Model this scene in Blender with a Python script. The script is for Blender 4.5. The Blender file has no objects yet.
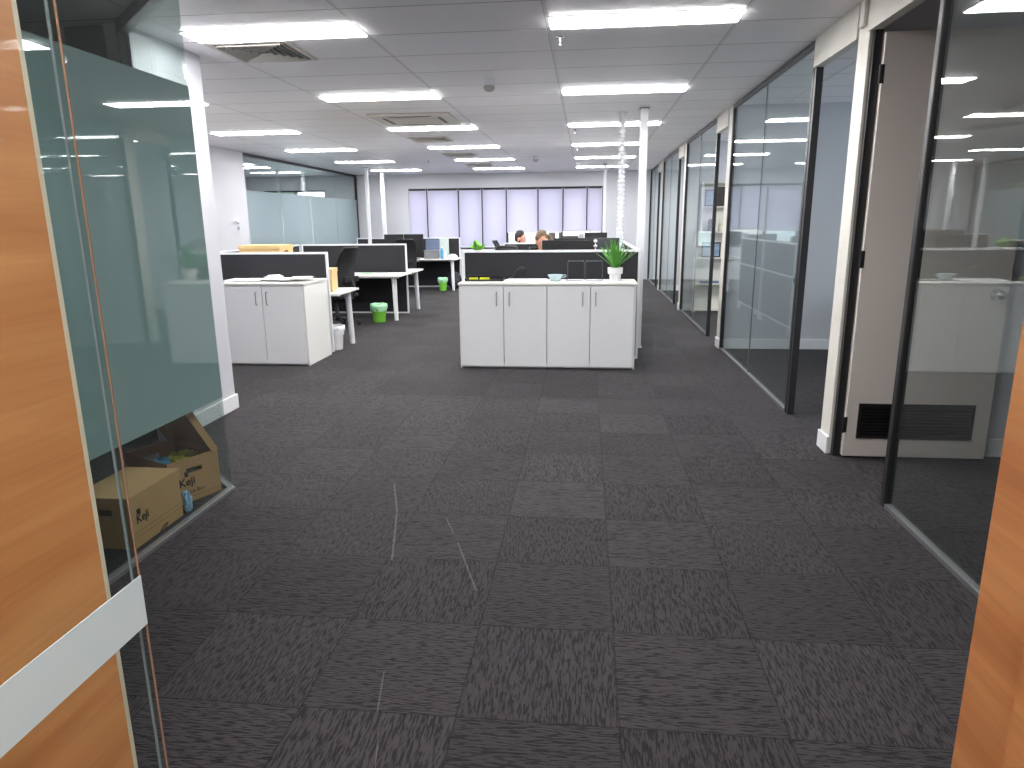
import bpy, bmesh, math, random
from mathutils import Vector, Matrix
random.seed(7)
R = math.radians
sc = bpy.context.scene
col = sc.collection

# ------------------------------------------------------------ camera
F_PX = 688.07
pitch, yaw, roll = -0.2317, -0.1076, -0.0101
cy, sy, cp, sp, cr, sr = math.cos(yaw), math.sin(yaw), math.cos(pitch), math.sin(pitch), math.cos(roll), math.sin(roll)
fwd = Vector((sy*cp, cy*cp, sp)); r0 = Vector((cy, -sy, 0)); u0 = r0.cross(fwd)
rt = cr*r0 + sr*u0; up = -sr*r0 + cr*u0
cam_data = bpy.data.cameras.new('camera')
cam = bpy.data.objects.new('camera', cam_data); col.objects.link(cam)
cam_data.sensor_fit = 'HORIZONTAL'; cam_data.sensor_width = 36.0
cam_data.lens = F_PX/1024*36.0; cam_data.clip_start = 0.02; cam_data.clip_end = 300
m = Matrix((rt, up, -fwd)).transposed().to_4x4(); m.translation = Vector((0, 0, 1.49))
cam.matrix_world = m
sc.camera = cam

# ------------------------------------------------------------ world, exposure
w = bpy.data.worlds.new('daylight'); sc.world = w; w.use_nodes = True
bg = w.node_tree.nodes['Background']
bg.inputs[0].default_value = (0.80, 0.88, 1.0, 1); bg.inputs[1].default_value = 0.52
sc.view_settings.view_transform = 'Standard'; sc.view_settings.look = 'None'
sc.view_settings.gamma = 1.0; sc.view_settings.use_curve_mapping = False
sc.view_settings.exposure = 2.86
sc.cycles.use_denoising = True
sc.cycles.max_bounces = 12; sc.cycles.transparent_max_bounces = 24
sc.cycles.diffuse_bounces = 6; sc.cycles.glossy_bounces = 6
LAMP = 7.0

# ------------------------------------------------------------ materials
MATS = {}
def mat(name, rgb, rough=0.6, metal=0.0, spec=0.5, coat=0.0, noise=0.0, nscale=20.0, bump=0.0, sheen=0.0, emit=None, estr=0.0, trans=0.0):
    if name in MATS: return MATS[name]
    mt = bpy.data.materials.new(name); mt.use_nodes = True
    nt = mt.node_tree; b = nt.nodes['Principled BSDF']
    b.inputs['Base Color'].default_value = (*rgb, 1); b.inputs['Roughness'].default_value = rough
    b.inputs['Metallic'].default_value = metal; b.inputs['Specular IOR Level'].default_value = spec
    b.inputs['Coat Weight'].default_value = coat; b.inputs['Coat Roughness'].default_value = 0.03
    b.inputs['Sheen Weight'].default_value = sheen
    if emit: b.inputs['Emission Color'].default_value = (*emit, 1); b.inputs['Emission Strength'].default_value = estr
    tc = nt.nodes.new('ShaderNodeTexCoord'); nz = nt.nodes.new('ShaderNodeTexNoise')
    nz.inputs['Scale'].default_value = nscale; nz.inputs['Detail'].default_value = 3
    nt.links.new(tc.outputs['Object'], nz.inputs['Vector'])
    if noise > 0:
        mr = nt.nodes.new('ShaderNodeMapRange'); mr.inputs[3].default_value = 1-noise; mr.inputs[4].default_value = 1+noise
        nt.links.new(nz.outputs[0], mr.inputs[0])
        mx = nt.nodes.new('ShaderNodeVectorMath'); mx.operation = 'SCALE'; mx.inputs[0].default_value = rgb
        nt.links.new(mr.outputs[0], mx.inputs['Scale']); nt.links.new(mx.outputs[0], b.inputs['Base Color'])
    if bump > 0:
        bp = nt.nodes.new('ShaderNodeBump'); bp.inputs['Strength'].default_value = bump; bp.inputs['Distance'].default_value = 0.002
        nt.links.new(nz.outputs[0], bp.inputs['Height']); nt.links.new(bp.outputs[0], b.inputs['Normal'])
    MATS[name] = mt
    return mt

def glass(name, tint=(0.9, 0.97, 0.95), f0=0.05, gain=1.0):
    if name in MATS: return MATS[name]
    mt = bpy.data.materials.new(name); mt.use_nodes = True; nt = mt.node_tree
    nt.nodes.remove(nt.nodes['Principled BSDF']); out = nt.nodes['Material Output']
    tr = nt.nodes.new('ShaderNodeBsdfTransparent'); tr.inputs[0].default_value = (*tint, 1)
    gl = nt.nodes.new('ShaderNodeBsdfGlossy'); gl.inputs['Roughness'].default_value = 0.0; gl.inputs[0].default_value = (0.95, 1, 0.98, 1)
    lw = nt.nodes.new('ShaderNodeLayerWeight'); lw.inputs[0].default_value = 0.5
    pw = nt.nodes.new('ShaderNodeMath'); pw.operation = 'POWER'; pw.inputs[1].default_value = 5.0
    ma = nt.nodes.new('ShaderNodeMath'); ma.operation = 'MULTIPLY_ADD'; ma.inputs[1].default_value = gain*(1-f0); ma.inputs[2].default_value = f0; ma.use_clamp = True
    mx = nt.nodes.new('ShaderNodeMixShader')
    nt.links.new(lw.outputs['Facing'], pw.inputs[0]); nt.links.new(pw.outputs[0], ma.inputs[0])
    nt.links.new(ma.outputs[0], mx.inputs[0]); nt.links.new(tr.outputs[0], mx.inputs[1]); nt.links.new(gl.outputs[0], mx.inputs[2])
    nt.links.new(mx.outputs[0], out.inputs['Surface'])
    MATS[name] = mt
    return mt

def film(name, rgb, transl=0.35, transp=0.0, gloss=0.06, rough=0.0, grazing=0.9):
    """frosted film or blind cloth: diffuse + translucent (+ some see-through) under a clear glossy face"""
    if name in MATS: return MATS[name]
    mt = bpy.data.materials.new(name); mt.use_nodes = True; nt = mt.node_tree
    nt.nodes.remove(nt.nodes['Principled BSDF']); out = nt.nodes['Material Output']
    d = nt.nodes.new('ShaderNodeBsdfDiffuse'); d.inputs[0].default_value = (*rgb, 1)
    t = nt.nodes.new('ShaderNodeBsdfTranslucent'); t.inputs[0].default_value = (*rgb, 1)
    m1 = nt.nodes.new('ShaderNodeMixShader'); m1.inputs[0].default_value = transl
    nt.links.new(d.outputs[0], m1.inputs[1]); nt.links.new(t.outputs[0], m1.inputs[2]); last = m1
    if transp > 0:
        tp = nt.nodes.new('ShaderNodeBsdfTransparent'); m2 = nt.nodes.new('ShaderNodeMixShader'); m2.inputs[0].default_value = transp
        nt.links.new(last.outputs[0], m2.inputs[1]); nt.links.new(tp.outputs[0], m2.inputs[2]); last = m2
    if gloss > 0:
        g = nt.nodes.new('ShaderNodeBsdfGlossy'); g.inputs['Roughness'].default_value = rough
        lw = nt.nodes.new('ShaderNodeLayerWeight'); lw.inputs[0].default_value = 0.5
        pw = nt.nodes.new('ShaderNodeMath'); pw.operation = 'POWER'; pw.inputs[1].default_value = 5.0
        ma = nt.nodes.new('ShaderNodeMath'); ma.operation = 'MULTIPLY_ADD'; ma.inputs[1].default_value = grazing; ma.inputs[2].default_value = gloss; ma.use_clamp = True
        m3 = nt.nodes.new('ShaderNodeMixShader')
        nt.links.new(lw.outputs['Facing'], pw.inputs[0]); nt.links.new(pw.outputs[0], ma.inputs[0]); nt.links.new(ma.outputs[0], m3.inputs[0])
        nt.links.new(last.outputs[0], m3.inputs[1]); nt.links.new(g.outputs[0], m3.inputs[2]); last = m3
    nt.links.new(last.outputs[0], out.inputs['Surface'])
    MATS[name] = mt
    return mt

def nmath(nt, op, a, b=None, c=None, clamp=False):
    n = nt.nodes.new('ShaderNodeMath'); n.operation = op; n.use_clamp = clamp
    for i, v in enumerate((a, b, c)):
        if v is None: continue
        if isinstance(v, (int, float)): n.inputs[i].default_value = v
        else: nt.links.new(v, n.inputs[i])
    return n.outputs[0]

def carpet_mat():
    mt = bpy.data.materials.new('carpet_tiles'); mt.use_nodes = True; nt = mt.node_tree
    b = nt.nodes['Principled BSDF']; L = nt.links
    geo = nt.nodes.new('ShaderNodeNewGeometry'); sx = nt.nodes.new('ShaderNodeSeparateXYZ'); L.new(geo.outputs['Position'], sx.inputs[0])
    X = nmath(nt, 'MULTIPLY', nmath(nt, 'SUBTRACT', sx.outputs[0], 0.12), 2.0)
    Y = nmath(nt, 'MULTIPLY', nmath(nt, 'SUBTRACT', sx.outputs[1], 2.805), 2.0)
    ix = nmath(nt, 'FLOOR', X); iy = nmath(nt, 'FLOOR', Y)
    fx = nmath(nt, 'FRACT', X); fy = nmath(nt, 'FRACT', Y)
    par = nmath(nt, 'MODULO', nmath(nt, 'ADD', nmath(nt, 'ADD', ix, iy), 200.0), 2.0)   # 0/1 chequer of turned tiles
    par = nmath(nt, 'ROUND', par)
    cid = nt.nodes.new('ShaderNodeCombineXYZ'); L.new(ix, cid.inputs[0]); L.new(iy, cid.inputs[1])
    wn = nt.nodes.new('ShaderNodeTexWhiteNoise'); wn.noise_dimensions = '3D'; L.new(cid.outputs[0], wn.inputs['Vector'])
    def streak(along_x):
        cb = nt.nodes.new('ShaderNodeCombineXYZ')
        a = nmath(nt, 'MULTIPLY', sx.outputs[0], 22.0 if along_x else 160.0)
        c = nmath(nt, 'MULTIPLY', sx.outputs[1], 160.0 if along_x else 22.0)
        L.new(a, cb.inputs[0]); L.new(c, cb.inputs[1]); L.new(nmath(nt, 'MULTIPLY', wn.outputs[0], 40.0), cb.inputs[2])
        n = nt.nodes.new('ShaderNodeTexNoise'); n.inputs['Scale'].default_value = 1.0; n.inputs['Detail'].default_value = 2.0
        n.inputs['Distortion'].default_value = 0.35; L.new(cb.outputs[0], n.inputs['Vector'])
        return n.outputs[0]
    mixf = nt.nodes.new('ShaderNodeMix'); mixf.data_type = 'FLOAT'
    L.new(par, mixf.inputs[0]); L.new(streak(True), mixf.inputs[2]); L.new(streak(False), mixf.inputs[3])
    h = nt.nodes.new('ShaderNodeMapRange'); h.inputs[1].default_value = 0.41; h.inputs[2].default_value = 0.56; L.new(mixf.outputs[0], h.inputs[0])
    hh = h.outputs[0]
    fine = nt.nodes.new('ShaderNodeTexNoise'); fine.inputs['Scale'].default_value = 420.0; fine.inputs['Detail'].default_value = 2; L.new(geo.outputs['Position'], fine.inputs['Vector'])
    big = nt.nodes.new('ShaderNodeTexNoise'); big.inputs['Scale'].default_value = 1.3; big.inputs['Detail'].default_value = 3; L.new(geo.outputs['Position'], big.inputs['Vector'])
    # joint between tiles
    ed = nmath(nt, 'MINIMUM', nmath(nt, 'MINIMUM', fx, nmath(nt, 'SUBTRACT', 1.0, fx)), nmath(nt, 'MINIMUM', fy, nmath(nt, 'SUBTRACT', 1.0, fy)))
    jt = nt.nodes.new('ShaderNodeMapRange'); jt.inputs[1].default_value = 0.0; jt.inputs[2].default_value = 0.012; jt.inputs[3].default_value = 0.5; jt.inputs[4].default_value = 1.0; L.new(ed, jt.inputs[0])
    v = nmath(nt, 'MULTIPLY_ADD', hh, 0.95, 0.45)
    v = nmath(nt, 'MULTIPLY', v, nmath(nt, 'MULTIPLY_ADD', wn.outputs[0], 0.34, 0.83))
    v = nmath(nt, 'MULTIPLY', v, nmath(nt, 'MULTIPLY_ADD', fine.outputs[0], 0.9, 0.55))
    v = nmath(nt, 'MULTIPLY', v, nmath(nt, 'MULTIPLY_ADD', big.outputs[0], 0.35, 0.82))
    v = nmath(nt, 'MULTIPLY', v, jt.outputs[0])
    # pale drag marks scratched into the pile
    for (ax, ay), (bx, by), wd_ in (((-1.10, 3.70), (-0.976, 3.305), 0.006), ((-0.976, 3.305), (-0.857, 2.783), 0.006), ((-0.70, 3.25), (-0.63, 3.08), 0.003), ((-0.59, 2.98), (-0.436, 2.558), 0.004), ((-0.665, 1.999), (-0.630, 1.806), 0.003), ((-0.60, 1.72), (-0.55, 1.5), 0.002)):
        dx, dy = bx-ax, by-ay; L2 = dx*dx+dy*dy
        px_ = nmath(nt, 'SUBTRACT', sx.outputs[0], ax); py_ = nmath(nt, 'SUBTRACT', sx.outputs[1], ay)
        tt = nmath(nt, 'ADD', nmath(nt, 'MULTIPLY', px_, dx/L2), nmath(nt, 'MULTIPLY', py_, dy/L2), None, True)
        ex = nmath(nt, 'SUBTRACT', px_, nmath(nt, 'MULTIPLY', tt, dx)); ey = nmath(nt, 'SUBTRACT', py_, nmath(nt, 'MULTIPLY', tt, dy))
        dd = nmath(nt, 'SQRT', nmath(nt, 'ADD', nmath(nt, 'MULTIPLY', ex, ex), nmath(nt, 'MULTIPLY', ey, ey)))
        on = nmath(nt, 'LESS_THAN', dd, nmath(nt, 'MULTIPLY', fine.outputs[0], wd_*1.6))
        v = nmath(nt, 'ADD', v, nmath(nt, 'MULTIPLY', on, 1.8))
    mx = nt.nodes.new('ShaderNodeVectorMath'); mx.operation = 'SCALE'; mx.inputs[0].default_value = (0.0335, 0.0295, 0.0325)
    L.new(v, mx.inputs['Scale']); L.new(mx.outputs[0], b.inputs['Base Color'])
    b.inputs['Roughness'].default_value = 0.8; b.inputs['Specular IOR Level'].default_value = 0.2
    b.inputs['Sheen Weight'].default_value = 0.08; b.inputs['Sheen Roughness'].default_value = 0.3
    bp = nt.nodes.new('ShaderNodeBump'); bp.inputs['Strength'].default_value = 0.5; bp.inputs['Distance'].default_value = 0.003
    L.new(nmath(nt, 'MULTIPLY', hh, jt.outputs[0]), bp.inputs['Height']); L.new(bp.outputs[0], b.inputs['Normal'])
    return mt

def ceiling_mat():
    mt = bpy.data.materials.new('ceiling_tiles'); mt.use_nodes = True; nt = mt.node_tree
    b = nt.nodes['Principled BSDF']; L = nt.links
    geo = nt.nodes.new('ShaderNodeNewGeometry'); sx = nt.nodes.new('ShaderNodeSeparateXYZ'); L.new(geo.outputs['Position'], sx.inputs[0])
    def line(co, off, per, half):
        f = nmath(nt, 'FRACT', nmath(nt, 'ADD', nmath(nt, 'DIVIDE', nmath(nt, 'SUBTRACT', co, off), per), 100.0))
        e = nmath(nt, 'MULTIPLY', nmath(nt, 'MINIMUM', f, nmath(nt, 'SUBTRACT', 1.0, f)), per)
        return nmath(nt, 'LESS_THAN', e, half)
    lx = line(sx.outputs[0], -0.263, 1.2, 0.012); ly = line(sx.outputs[1], 4.298, 0.6, 0.007)
    lx2 = line(sx.outputs[0], -0.275, 1.2, 0.003)
    dark = nmath(nt, 'MAXIMUM', ly, lx2)
    idx = nt.nodes.new('ShaderNodeCombineXYZ')
    L.new(nmath(nt, 'FLOOR', nmath(nt, 'DIVIDE', nmath(nt, 'ADD', sx.outputs[0], 0.263), 1.2)), idx.inputs[0])
    L.new(nmath(nt, 'FLOOR', nmath(nt, 'DIVIDE', nmath(nt, 'SUBTRACT', sx.outputs[1], 4.298), 0.6)), idx.inputs[1])
    wn = nt.nodes.new('ShaderNodeTexWhiteNoise'); L.new(idx.outputs[0], wn.inputs['Vector'])
    v = nmath(nt, 'MULTIPLY_ADD', wn.outputs[0], 0.05, 0.95)
    v = nmath(nt, 'MULTIPLY', v, nmath(nt, 'SUBTRACT', 1.0, nmath(nt, 'MULTIPLY', dark, 0.5)))
    v = nmath(nt, 'MULTIPLY', v, nmath(nt, 'SUBTRACT', 1.0, nmath(nt, 'MULTIPLY', lx, 0.12)))
    mx = nt.nodes.new('ShaderNodeVectorMath'); mx.operation = 'SCALE'; mx.inputs[0].default_value = (0.90, 0.885, 0.915)
    L.new(v, mx.inputs['Scale']); L.new(mx.outputs[0], b.inputs['Base Color'])
    b.inputs['Roughness'].default_value = 0.42; b.inputs['Specular IOR Level'].default_value = 0.4
    bp = nt.nodes.new('ShaderNodeBump'); bp.invert = True; bp.inputs['Strength'].default_value = 0.4; bp.inputs['Distance'].default_value = 0.003
    L.new(nmath(nt, 'MAXIMUM', dark, lx), bp.inputs['Height']); L.new(bp.outputs[0], b.inputs['Normal'])
    return mt

def wood_mat(name, c1, c2):
    mt = bpy.data.materials.new(name); mt.use_nodes = True; nt = mt.node_tree; b = nt.nodes['Principled BSDF']; L = nt.links
    tc = nt.nodes.new('ShaderNodeTexCoord'); mp = nt.nodes.new('ShaderNodeMapping'); mp.inputs['Scale'].default_value = (3, 0.9, 9.0); mp.inputs['Rotation'].default_value = (R(9), 0, 0)
    L.new(tc.outputs['Object'], mp.inputs[0])
    n = nt.nodes.new('ShaderNodeTexNoise'); n.inputs['Scale'].default_value = 1.6; n.inputs['Detail'].default_value = 6; n.inputs['Distortion'].default_value = 0.6; L.new(mp.outputs[0], n.inputs['Vector'])
    mp2 = nt.nodes.new('ShaderNodeMapping'); mp2.inputs['Scale'].default_value = (20, 3.0, 160.0); L.new(tc.outputs['Object'], mp2.inputs[0])
    n2 = nt.nodes.new('ShaderNodeTexNoise'); n2.inputs['Scale'].default_value = 1.0; n2.inputs['Detail'].default_value = 3; L.new(mp2.outputs[0], n2.inputs['Vector'])
    f = nmath(nt, 'ADD', nmath(nt, 'MULTIPLY', n.outputs[0], 0.8), nmath(nt, 'MULTIPLY', n2.outputs[0], 0.2))
    cr_ = nt.nodes.new('ShaderNodeValToRGB'); cr_.color_ramp.elements[0].position = 0.36; cr_.color_ramp.elements[1].position = 0.64
    cr_.color_ramp.elements[0].color = (*c1, 1); cr_.color_ramp.elements[1].color = (*c2, 1)
    L.new(f, cr_.inputs[0]); L.new(cr_.outputs[0], b.inputs['Base Color'])
    b.inputs['Roughness'].default_value = 0.38
    return mt

M_CARPET = carpet_mat(); M_CEIL = ceiling_mat()
M_WOOD = wood_mat('timber_veneer', (0.50, 0.21, 0.075), (0.68, 0.34, 0.135))
M_WHITE = mat('white_paint', (0.58, 0.585, 0.62), 0.6, bump=0.04, nscale=120)
M_BLUEW = mat('pale_grey_paint', (0.62, 0.63, 0.67), 0.65, bump=0.04, nscale=120)
M_CREAM = mat('cream_paint', (0.70, 0.68, 0.62), 0.55)
M_DOOR = mat('warm_grey_door_paint', (0.72, 0.67, 0.62), 0.55)
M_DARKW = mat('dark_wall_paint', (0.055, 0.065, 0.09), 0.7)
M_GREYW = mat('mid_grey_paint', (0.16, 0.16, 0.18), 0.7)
M_SKIRT = mat('skirting_paint', (0.82, 0.83, 0.85), 0.4)
M_FRAME = mat('charcoal_aluminium', (0.035, 0.034, 0.036), 0.35, metal=0.4)
M_TRACK = mat('grey_aluminium_track', (0.20, 0.20, 0.21), 0.4, metal=0.5)
M_GLASS = glass('clear_glass', (0.93, 0.965, 0.955), 0.07)
M_GLASSG = glass('green_tinted_glass', (0.93, 0.965, 0.955), 0.07)
M_GLASSR = glass('office_front_glass', (0.93, 0.955, 0.95), 0.09, 0.4)
M_FROST = film('frosted_film_on_glass', (0.21, 0.33, 0.32), 0.2, 0.0, 0.15)
M_FROSTL = film('pale_frosted_film', (0.50, 0.60, 0.63), 0.45, 0.10, 0.05)
M_STRIP = mat('white_vision_strip', (0.56, 0.74, 0.80), 0.4)
M_LAM = mat('white_laminate', (0.87, 0.875, 0.89), 0.4)
M_LAMTOP = mat('cream_edged_laminate', (0.84, 0.84, 0.80), 0.4)
M_PLY = mat('cream_edge_band', (0.62, 0.60, 0.48), 0.5)
M_FAB = mat('charcoal_screen_fabric', (0.023, 0.023, 0.028), 0.9, noise=0.15, nscale=300, bump=0.2)
M_BLK = mat('black_plastic', (0.012, 0.012, 0.014), 0.45)
M_BLKM = mat('black_mesh_fabric', (0.015, 0.015, 0.017), 0.85)
M_ALU = mat('white_aluminium', (0.78, 0.79, 0.82), 0.4)
M_CHROME = mat('satin_chrome', (0.62, 0.62, 0.64), 0.22, metal=1.0)
M_STEEL = mat('brushed_handle_steel', (0.42, 0.42, 0.45), 0.3, metal=0.9)
M_CARD = mat('cardboard', (0.44, 0.27, 0.12), 0.85, noise=0.08, nscale=14, bump=0.1)
M_CARDL = mat('pale_cardboard', (0.80, 0.56, 0.27), 0.85, noise=0.06, nscale=14)
M_INK = mat('black_ink', (0.015, 0.012, 0.012), 0.8)
M_DIFF = mat('lamp_diffuser', (0.9, 0.9, 0.9), 0.5, emit=(1.0, 0.985, 0.98), estr=LAMP)
M_PAPER = mat('white_paper', (0.85, 0.86, 0.88), 0.8)
M_GREEN = mat('lime_green_plastic', (0.18, 0.55, 0.05), 0.4)
M_BAG = mat('pale_green_bin_liner', (0.42, 0.80, 0.50), 0.35)
M_WBAG = mat('white_bin_liner', (0.82, 0.85, 0.88), 0.35)
M_LEAF = mat('plant_leaf', (0.10, 0.32, 0.05), 0.45, noise=0.35, nscale=25)
M_LEAF2 = mat('young_leaf', (0.20, 0.50, 0.06), 0.45, noise=0.25, nscale=25)
M_POT = mat('white_ceramic', (0.84, 0.84, 0.85), 0.25)
M_BLUEB = mat('blue_plastic_bag', (0.12, 0.45, 0.75), 0.25, noise=0.5, nscale=22)
M_YELB = mat('yellow_green_plastic_bag', (0.50, 0.55, 0.06), 0.25, noise=0.3, nscale=22)
M_SKYB = mat('pale_blue_plastic_bag', (0.30, 0.52, 0.75), 0.2, noise=0.5, nscale=40)
M_YEL = mat('fluorescent_yellow', (0.75, 0.85, 0.03), 0.5)
M_VENT = mat('beige_vent_metal', (0.66, 0.63, 0.58), 0.5)
M_DGREY = mat('dark_grey_plastic', (0.06, 0.065, 0.07), 0.5)
M_SLATE = mat('slate_blue_plastic', (0.13, 0.17, 0.27), 0.4)
M_MGREY = mat('mid_grey_plastic', (0.25, 0.26, 0.28), 0.5)
M_SKIN = mat('skin', (0.72, 0.36, 0.26), 0.5, noise=0.06, nscale=20)
M_HAIRD = mat('dark_brown_hair', (0.018, 0.010, 0.007), 0.6, noise=0.4, nscale=90)
M_HAIRB = mat('dark_blonde_hair', (0.17, 0.10, 0.05), 0.55, noise=0.4, nscale=90)
M_SHIRT = mat('salmon_pink_shirt', (0.78, 0.42, 0.34), 0.8)
M_SHIRT2 = mat('coral_top', (0.72, 0.33, 0.27), 0.8)
M_TROU = mat('navy_trousers', (0.03, 0.035, 0.06), 0.85)
M_BLIND = film('sunscreen_blind_cloth', (0.75, 0.71, 0.82), 0.62, 0.13, 0.0)
M_FOL = mat('tree_foliage', (0.10, 0.15, 0.08), 0.8, noise=0.5, nscale=3)
M_BARK = mat('bark', (0.10, 0.07, 0.05), 0.9)
M_CONC = mat('white_render', (0.85, 0.85, 0.84), 0.8)
M_ASPH = mat('pale_concrete', (0.62, 0.62, 0.60), 0.9)
M_LGLASS = glass('pale_bowl_glass', (0.62, 0.78, 0.82), 0.18)

# ------------------------------------------------------------ mesh helper
class MB:
    def __init__(s): s.bm = bmesh.new()
    def _x(s, vs, M):
        if M is not None: bmesh.ops.transform(s.bm, matrix=M, verts=vs)
        return s
    def box(s, x0, x1, y0, y1, z0, z1, M=None):
        r = bmesh.ops.create_cube(s.bm, size=1.0)['verts']
        for v in r: v.co = Vector(((x0+x1)/2+v.co.x*(x1-x0), (y0+y1)/2+v.co.y*(y1-y0), (z0+z1)/2+v.co.z*(z1-z0)))
        return s._x(r, M)
    def cone(s, a, b, ra, rb, n=20, M=None):
        a, b = Vector(a), Vector(b); d = b-a
        r = bmesh.ops.create_cone(s.bm, cap_ends=True, segments=n, radius1=ra, radius2=rb, depth=d.length)['verts']
        q = d.to_track_quat('Z', 'Y').to_matrix().to_4x4(); q.translation = (a+b)/2
        bmesh.ops.transform(s.bm, matrix=q, verts=r)
        return s._x(r, M)
    def cyl(s, a, b, ra, n=20, M=None): return s.cone(a, b, ra, ra, n, M)
    def ball(s, c, r, sx=1, sy=1, sz=1, n=16, M=None):
        vs = bmesh.ops.create_uvsphere(s.bm, u_segments=n, v_segments=max(6, n//2), radius=r)['verts']
        for v in vs: v.co = Vector((c[0]+v.co.x*sx, c[1]+v.co.y*sy, c[2]+v.co.z*sz))
        return s._x(vs, M)
    def tube(s, pts, r, n=8, closed=False, M=None):
        pts = [Vector(p) for p in pts]; rings = []; N = len(pts); vs = []
        rad = r if isinstance(r, (list, tuple)) else [r]*N
        upv = None
        for i, p in enumerate(pts):
            if closed: t = pts[(i+1) % N]-pts[i-1]
            else: t = pts[min(i+1, N-1)]-pts[max(i-1, 0)]
            t.normalize()
            if upv is None:
                upv = Vector((0, 0, 1)) if abs(t.z) < 0.9 else Vector((1, 0, 0))
            a = t.cross(upv).normalized(); b = a.cross(t).normalized(); upv = b
            ring = [s.bm.verts.new(p+(a*math.cos(2*math.pi*k/n)+b*math.sin(2*math.pi*k/n))*rad[i]) for k in range(n)]
            rings.append(ring); vs += ring
        for i in range(N if closed else N-1):
            A, B = rings[i], rings[(i+1) % N]
            for k in range(n): s.bm.faces.new((A[k], A[(k+1) % n], B[(k+1) % n], B[k]))
        if not closed:
            s.bm.faces.new(rings[0][::-1]); s.bm.faces.new(rings[-1])
        return s._x(vs, M)
    def lathe(s, prof, c=(0, 0, 0), n=28, M=None):
        vs = []; rings = []
        for r_, z_ in prof:
            ring = [s.bm.verts.new((c[0]+r_*math.cos(2*math.pi*k/n), c[1]+r_*math.sin(2*math.pi*k/n), c[2]+z_)) for k in range(n)]
            rings.append(ring); vs += ring
        for i in range(len(rings)-1):
            for k in range(n): s.bm.faces.new((rings[i][k], rings[i][(k+1) % n], rings[i+1][(k+1) % n], rings[i+1][k]))
        if prof[0][0] > 1e-4: s.bm.faces.new(rings[0][::-1])
        if prof[-1][0] > 1e-4: s.bm.faces.new(rings[-1])
        return s._x(vs, M)
    def prism(s, poly, z0, z1, M=None):
        a = [s.bm.verts.new((p[0], p[1], z0)) for p in poly]; b = [s.bm.verts.new((p[0], p[1], z1)) for p in poly]
        s.bm.faces.new(a[::-1]); s.bm.faces.new(b); n = len(poly)
        for i in range(n): s.bm.faces.new((a[i], a[(i+1) % n], b[(i+1) % n], b[i]))
        return s._x(a+b, M)
    def build(s, name, material, parent=None, bevel=0.0, smooth=False, seg=2):
        bmesh.ops.recalc_face_normals(s.bm, faces=s.bm.faces[:])
        me = bpy.data.meshes.new(name); s.bm.to_mesh(me); s.bm.free(); me.materials.append(material)
        if smooth:
            for p in me.polygons: p.use_smooth = True
        o = bpy.data.objects.new(name, me); col.objects.link(o)
        if parent: o.parent = parent
        if bevel > 0:
            b = o.modifiers.new('bevel', 'BEVEL'); b.width = bevel; b.segments = seg; b.limit_method = 'ANGLE'; b.angle_limit = R(40)
        if smooth:
            pass
        return o
def smooth_auto(o):
    for p in o.data.polygons: p.use_smooth = True
    e = o.modifiers.new('edge', 'EDGE_SPLIT'); e.split_angle = R(35)
    return o
def tag(o, label=None, cat=None, group=None, kind=None):
    if label: o['label'] = label
    if cat: o['category'] = cat
    if group: o['group'] = group
    if kind: o['kind'] = kind
    return o
def empty(name, loc=(0, 0, 0), rz=0.0, label=None, cat=None, group=None, kind=None):
    o = bpy.data.objects.new(name, None); col.objects.link(o); o.location = loc; o.rotation_euler = (0, 0, rz); o.empty_display_size = 0.1
    return tag(o, label, cat, group, kind)
def kids(o): return [c for c in list(col.objects) if c.parent == o]
def copy_tree(o, loc=None, rz=None, label=None, group=None, parent=None):
    c = o.copy(); col.objects.link(c)
    if parent: c.parent = parent
    if loc is not None: c.location = loc
    if rz is not None: c.rotation_euler = (0, 0, rz)
    if label: c['label'] = label
    if group: c['group'] = group
    for ch in kids(o): copy_tree(ch, parent=c)
    return c
def S(o, label, cat): return tag(o, label, cat, None, 'structure')

CZ = 2.713        # ceiling height
GX = 1.60         # glass line of the right-hand offices
BY = 18.25        # inner face of the far wall

# ============================================================ the setting
S(MB().box(-9.2, 5.2, -3.2, 18.5, -0.06, 0.0).build('floor', M_CARPET), 'charcoal carpet tiles laid in quarter turns across the whole office', 'floor')
S(MB().box(-9.2, 5.2, -3.2, 18.5, CZ, CZ+0.06).build('ceiling', M_CEIL), 'pale grey grid ceiling of long panels over the office', 'ceiling')

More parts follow.
